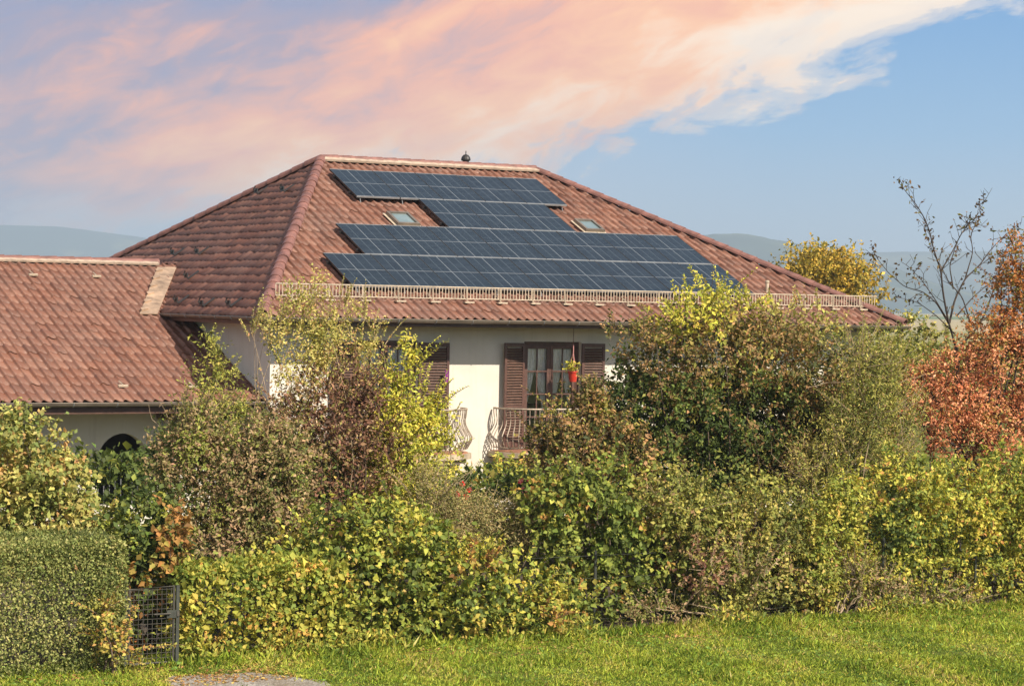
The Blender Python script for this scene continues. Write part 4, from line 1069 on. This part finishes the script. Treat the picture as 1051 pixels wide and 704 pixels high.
# ================================================================== GROUND, PATH, GRASS, HILLS
def sheet(name, pts, faces, m, kind='structure'):
    me = bpy.data.meshes.new(name); me.from_pydata(pts, [], faces); me.materials.append(M[m]); o = bpy.data.objects.new(name, me); col.objects.link(o); o['kind'] = kind; return o
vs = []; fs = []; rings = [0, 6, 12, 18, 24, 30, 36, 45, 60, 90, 150, 300, 700, 1500, 2600, 4500, 7400]; ns = 72
for r_ in rings:
    for k in range(ns): vs.append((r_ * math.cos(2 * math.pi * k / ns), r_ * math.sin(2 * math.pi * k / ns), 0.))
for i in range(len(rings) - 1):
    for k in range(ns): fs.append((i * ns + k, i * ns + (k + 1) % ns, (i + 1) * ns + (k + 1) % ns, (i + 1) * ns + k)[::1])
sheet('ground', vs, fs, 'ground')
sheet('garden_soil', [(-11.5, -13.75, .004), (11, -13.75, .004), (11, .85, .004), (-11.5, .85, .004)], [(0, 1, 2, 3)], 'soil')
# gravel path end
rgp = np.random.default_rng(4); outl = []
for t in np.linspace(0, 1, 30): outl.append((-7.25 + 1.45 * t, -14.66 + .16 * math.sin(t * 9) * .4 - .05 * t + (-.55 * max(0, t - .72) / .28 if t > .72 else 0) + rgp.normal(0, .025)))
outl += [(-5.55, -15.6), (-5.75, -16.6), (-7.2, -22), (-9.5, -24), (-7.6, -15.6)]
sheet('gravel_path', [(x, y, .008) for x, y in outl], [tuple(reversed(range(len(outl))))], 'gravel')

def in_path(x, y):
    edge = np.interp(x, [-7.6, -7.25, -6.3, -5.85, -5.7], [-15.8, -14.68, -14.66, -15.1, -15.6]); return (x < -5.72 + .25 * (y + 15.6) * 0) & (y < edge) & (y > edge - 2.2 - 20) & (x > -9)
def grass():
    rg = np.random.default_rng(21); n = 300000
    x = rg.uniform(-10.5, 10, n); y = rg.uniform(-20.5, -13.35, n)
    P = np.stack([x, y, np.zeros(n)], 1)
    # keep what lies in or near the view wedge
    d = P - CAM; dep = d @ FWD; sx = CX + FOC * (d @ RT) / dep; sy = CY - FOC * (d @ UP) / dep
    k = (sx > -60) & (sx < 1110) & (sy < 740) & ~(in_path(x, y) & (rg.random(n) > .04))
    nzv = nz(P, 1.1, 5) * .6 + nz(P, 3.4, 6) * .5
    k &= rg.random(n) < .75 + .3 * nzv
    P = P[k]; nzv = nzv[k]; n = len(P)
    near = np.exp(-((P[:, 1] + 13.75) / .38) ** 2)
    h = (.046 + .034 * nzv.clip(-1, 1.3) + .085 * near * rg.random(n)) * np.exp(rg.normal(0, .3, n))
    D = unit(np.stack([rg.normal(0, .6, n), rg.normal(0, .6, n), np.full(n, .9)], 1)); N = unit(np.stack([rg.normal(0, 1, n), rg.normal(0, 1, n), rg.normal(.4, .3, n)], 1))
    pal = [((.095, .145, .022), 2), ((.165, .222, .032), 3), ((.245, .295, .046), 3), ((.325, .335, .068), 1.8), ((.32, .27, .11), .6)]
    C = pick_colours(pal, n, rg, P * np.array([1, 1, 0]), .5)
    o = leaves('grass', P, D, N, h.clip(.02, .3) * 1.05, np.full(n, .0105) * np.exp(rg.normal(0, .35, n)), C, None, droop=.35); o['kind'] = 'stuff'; o['label'] = 'fresh green meadow grass in front of the hedge'
    # clover and dandelion rosettes
    m = 9000; x = rg.uniform(-10, 10, m); y = rg.uniform(-20, -13.6, m); P = np.stack([x, y, rg.uniform(.01, .06, m)], 1)
    k = ~in_path(x, y) & (nz(P, 1.7, 8) > .05); P = P[k]; m = len(P)
    o = leaves('weeds', P, rg.normal(0, 1, (m, 3)) * np.array([1, 1, .35]), unit(rg.normal(0, .4, (m, 3)) + np.array([0, 0, 1])), np.full(m, .055) * np.exp(rg.normal(0, .3, m)), np.full(m, .04), pick_colours([((.08, .14, .03), 2), ((.14, .2, .05), 2)], m, rg), None); o['kind'] = 'stuff'
    # tall weeds and fallen leaves along the foot of the hedge
    m = 5200; x = rg.uniform(-6.6, 9.5, m); y = -13.72 + rg.normal(0, .13, m); q = nz(np.stack([x, x * 0, x * 0], 1), 2.5, 9); k = q > -.15; x = x[k]; y = y[k]; m = len(x)
    P = np.stack([x, y, rg.random(m) * (.12 + .22 * (q[k] + .15).clip(0, 1))], 1)
    o = leaves('undergrowth', P, unit(rg.normal(0, .7, (m, 3)) + np.array([0, 0, .7])), unit(rg.normal(0, .6, (m, 3)) + np.array([0, -.3, .6])), np.full(m, .085) * np.exp(rg.normal(0, .3, m)), np.full(m, .032), pick_colours(GREEN_Y, m, rg), None); o['kind'] = 'stuff'
    m = 2600; x = rg.uniform(-9, 9, m); y = -13.9 - np.abs(rg.normal(0, .8, m)) * rg.random(m) ** .5; P = np.stack([x, y, rg.uniform(.015, .03, m)], 1)
    e = rg.uniform(-7.6, -5.7, 500); P = np.concatenate([P, np.stack([e, rg.uniform(-15.4, -14.5, 500), np.full(500, .016)], 1)]); m = len(P)
    o = leaves('fallen_leaves', P, rg.normal(0, 1, (m, 3)) * np.array([1, 1, .15]), unit(rg.normal(0, .2, (m, 3)) + np.array([0, 0, 1])), np.full(m, .05), np.full(m, .035), pick_colours([((.20, .11, .05), 2), ((.30, .19, .09), 2), ((.36, .28, .10), 1)], m, rg), None); o['kind'] = 'stuff'
grass()

def hills():
    # ridge heights sighted as (azimuth px, skyline py) at distance
    def ridge(dist, prof, name_seed, depth):
        a = np.array(prof, float); out = []
        for px in np.linspace(a[0, 0], a[-1, 0], 140):
            py = np.interp(px, a[:, 0], a[:, 1]); d = ray(px, py); d = d / np.linalg.norm(d[:2]); out.append((CAM + d * dist, d))
        return out
    vs = []; fs = []
    for (dist, prof, k, dep) in ((6000., [(-900, 300), (-500, 250), (-200, 236), (0, 231), (60, 233), (140, 243), (260, 262), (420, 285), (560, 300)], 1, 1000.),
                                 (3900., [(560, 290), (640, 258), (690, 245), (735, 240), (765, 241), (800, 247), (850, 256), (900, 268), (960, 290), (1040, 312)], 2, 1000.),
                                 (5500., [(600, 285), (760, 264), (840, 260), (900, 259), (960, 258), (1051, 257), (1250, 250), (1500, 262), (1900, 300)], 3, 1200.)):
        r_ = ridge(dist, prof, k, dep); n = len(r_); nb = len(vs); lv = 7
        rgk = np.random.default_rng(k); jit = np.cumsum(rgk.normal(0, .8, n)); jit -= np.linspace(jit[0], jit[-1], n)
        for i, (p, d) in enumerate(r_):
            for j in range(lv):
                t = j / (lv - 1) * 2 - 1; h = max(0., p[2] + jit[i] * .5) * (math.cos(t * math.pi / 2) ** .9) + (0 if abs(t) < .99 else -2)
                q = p + d * dep * t * (.55 if t < 0 else .5); vs.append((q[0], q[1], h))
        for i in range(n - 1):
            for j in range(lv - 1): a = nb + i * lv + j; fs.append((a, a + lv, a + lv + 1, a + 1))
    o = sheet('hills', vs, fs, 'hill'); o.data.polygons.foreach_set('use_smooth', [True] * len(fs))
hills()

def haze():
    mb = MB(); mb.box((-7600, -1900, -3.), (7600, 7600, 212.), 'dark')
    o = mb.build('haze'); o['kind'] = 'stuff'; o.data.materials.clear()
    m = bpy.data.materials.new('haze_air'); m.use_nodes = True; nt = m.node_tree; nt.nodes.clear()
    out = node(nt, 'ShaderNodeOutputMaterial'); v = node(nt, 'ShaderNodeVolumePrincipled')
    v.inputs['Color'].default_value = (.66, .83, 1.0, 1); v.inputs['Density'].default_value = .00029; v.inputs['Anisotropy'].default_value = .15
    nt.links.new(v.outputs[0], out.inputs['Volume']); o.data.materials.append(m)
haze()

# ================================================================== SKY, SUN, CAMERA
PHI, ELEV = R(18), R(40)
sdir = np.array([math.sin(PHI) * math.cos(ELEV), -math.cos(PHI) * math.cos(ELEV), math.sin(ELEV)])
sun = bpy.data.lights.new('sun', 'SUN'); sun.energy = 5.0; sun.angle = R(.55); sun.color = (1., .905, .765)
so = bpy.data.objects.new('sun', sun); col.objects.link(so); so.rotation_euler = Vector(tuple(-sdir)).to_track_quat('-Z', 'Y').to_euler()

w = bpy.data.worlds.new('World'); sc.world = w; w.use_nodes = True; nt = w.node_tree
bg = nt.nodes['Background']; bg.inputs[1].default_value = .10
sky = node(nt, 'ShaderNodeTexSky', sky_type='NISHITA'); sky.sun_disc = False; sky.sun_elevation = ELEV
sky.sun_rotation = math.atan2(sdir[0], sdir[1]); sky.altitude = 450.; sky.air_density = 1.; sky.dust_density = .6; sky.ozone_density = 1.6
tc = node(nt, 'ShaderNodeTexCoord'); sp = node(nt, 'ShaderNodeSeparateXYZ'); nt.links.new(tc.outputs['Generated'], sp.inputs[0])
# azimuth (radians from the north-north-east heading of the plot) and elevation of the sky direction
az = math_n(nt, 'SUBTRACT', math_n(nt, 'ARCTAN2', sp.outputs[0], sp.outputs[1]), HEAD)
el = math_n(nt, 'ARCSINE', sp.outputs[2])
cv = node(nt, 'ShaderNodeCombineXYZ'); nt.links.new(az, cv.inputs[0]); nt.links.new(el, cv.inputs[1])
def rot_noise(scale, sx, sy, ang, detail, rough, dist, off=(0, 0, 0)):
    mp = node(nt, 'ShaderNodeMapping'); mp.inputs['Rotation'].default_value = (0, 0, ang); mp.inputs['Scale'].default_value = (1, 1, 1); mp.inputs['Location'].default_value = off
    nt.links.new(cv.outputs[0], mp.inputs['Vector'])
    mp2 = node(nt, 'ShaderNodeMapping'); mp2.inputs['Scale'].default_value = (sx, sy, 1); nt.links.new(mp.outputs[0], mp2.inputs['Vector'])
    return noise(nt, mp2.outputs[0], scale, detail, rough, dist)
nA = rot_noise(1., 14, 30, R(-18), 8, .58, .6)          # cloud body
nB = rot_noise(1., 30, 75, R(-20), 8, .62, .8, (.3, .1, 0))   # wisps
nC = rot_noise(1., 7, 22, R(-14), 5, .5, .4, (1.3, .7, 0))    # broad tone
# cloud bank lies above a line falling from upper right to lower left
edge = math_n(nt, 'ADD', .0585, math_n(nt, 'MULTIPLY', math_n(nt, 'MAXIMUM', math_n(nt, 'SUBTRACT', az, .015), 0.), .395))
edge = math_n(nt, 'SUBTRACT', edge, math_n(nt, 'MULTIPLY', math_n(nt, 'MAXIMUM', math_n(nt, 'MULTIPLY', az, -1.), 0.), .15))
dd = math_n(nt, 'SUBTRACT', el, edge)
cl = math_n(nt, 'ADD', math_n(nt, 'MULTIPLY', dd, 23.), math_n(nt, 'ADD', math_n(nt, 'MULTIPLY', math_n(nt, 'SUBTRACT', nA, .5), 2.5), math_n(nt, 'MULTIPLY', math_n(nt, 'SUBTRACT', nB, .5), .95)))
mask = ramp(nt, math_n(nt, 'ADD', math_n(nt, 'MULTIPLY', cl, .5), .5), [(.38, (0, 0, 0)), (.50, (.45,) * 3), (.62, (.9,) * 3), (.8, (1, 1, 1))], 'EASE')
# inside the bank: cream lower rim, peach heart, lilac upper left
tone = math_n(nt, 'ADD', math_n(nt, 'MULTIPLY', dd, 9.5), math_n(nt, 'ADD', math_n(nt, 'MULTIPLY', math_n(nt, 'SUBTRACT', nC, .5), 2.6), math_n(nt, 'MULTIPLY', math_n(nt, 'SUBTRACT', nB, .5), 1.0)))
tone = math_n(nt, 'SUBTRACT', tone, math_n(nt, 'MULTIPLY', az, 2.5))
S = 10. / 2 ** EXPO
def c10(r_, g_, b_): return (r_ * S, g_ * S, b_ * S)
cc = ramp(nt, math_n(nt, 'ADD', math_n(nt, 'MULTIPLY', tone, .6), .15), [(0., (1.25, 1.02, .80)), (.18, (1.30, .92, .64)), (.34, (1.28, .68, .36)), (.52, (1.14, .52, .33)), (.68, (.80, .44, .40)), (.82, (.46, .36, .47)), (1., (.33, .34, .53))])
cc = mixc(nt, 1., cc, (S, S, S), 'MULTIPLY')
# clear sky colour low over the horizon, paler and pinker towards the left
base = ramp(nt, math_n(nt, 'MULTIPLY', el, 7.), [(0., (.62, .70, .78)), (.25, (.44, .62, .80)), (.55, (.26, .52, .82)), (1., (.13, .38, .76))])
pale = math_n(nt, 'MULTIPLY', math_n(nt, 'SUBTRACT', .12, az), 2.6, clamp=True)
base = mixc(nt, math_n(nt, 'MULTIPLY', pale, .85), base, (.72, .70, .76))
base = mixc(nt, 1., base, (S, S, S), 'MULTIPLY')
lowf = ramp(nt, math_n(nt, 'MULTIPLY', el, 3.2), [(0., (1, 1, 1)), (.55, (1, 1, 1)), (1., (0, 0, 0))])
front = ramp(nt, math_n(nt, 'ABSOLUTE', az), [(.0, (1, 1, 1)), (.55, (1, 1, 1)), (.95, (0, 0, 0))])
loc = math_n(nt, 'MULTIPLY', lowf, front)
skyc = mixc(nt, loc, sky.outputs[0], base)
# unseen warm cloud added overhead and behind the camera as fill light
dome = noise(nt, tc.outputs['Generated'], 2.3, 6, .6, .5)
cloud_fill = ramp(nt, dome, [(.34, (0, 0, 0)), (.58, (.95, .95, .95))])
behind = ramp(nt, math_n(nt, 'MULTIPLY_ADD', sp.outputs[1], .5, .5), [(.52, (1, 1, 1)), (.68, (.12, .12, .12))])
cloud_fill = math_n(nt, 'MULTIPLY', cloud_fill, behind)
high = ramp(nt, math_n(nt, 'MULTIPLY', el, 3.2), [(.55, (0, 0, 0)), (1., (1, 1, 1))])
skyc = mixc(nt, math_n(nt, 'MULTIPLY', cloud_fill, high), skyc, (1.05 * S, .89 * S, .77 * S))
fin = mixc(nt, math_n(nt, 'MULTIPLY', mask, loc), skyc, cc)
nt.links.new(fin, bg.inputs[0])

cam = bpy.data.cameras.new('camera'); co = bpy.data.objects.new('camera', cam); col.objects.link(co)
cam.sensor_width = 36.; cam.lens = FOC * 36. / 1051.; cam.clip_start = .5; cam.clip_end = 20000.
Mx = Matrix(((RT[0], UP[0], -FWD[0], CAM[0]), (RT[1], UP[1], -FWD[1], CAM[1]), (RT[2], UP[2], -FWD[2], CAM[2]), (0, 0, 0, 1)))
co.matrix_world = Mx; sc.camera = co
sc.view_settings.view_transform = 'Standard'; sc.view_settings.look = 'None'; sc.view_settings.exposure = EXPO; sc.view_settings.gamma = 1.
sc.cycles.use_denoising = True; sc.cycles.max_bounces = 6; sc.cycles.diffuse_bounces = 3; sc.cycles.glossy_bounces = 3; sc.cycles.transmission_bounces = 4; sc.cycles.transparent_max_bounces = 8
sc.cycles.volume_bounces = 0
print('leaves', TOT[0])
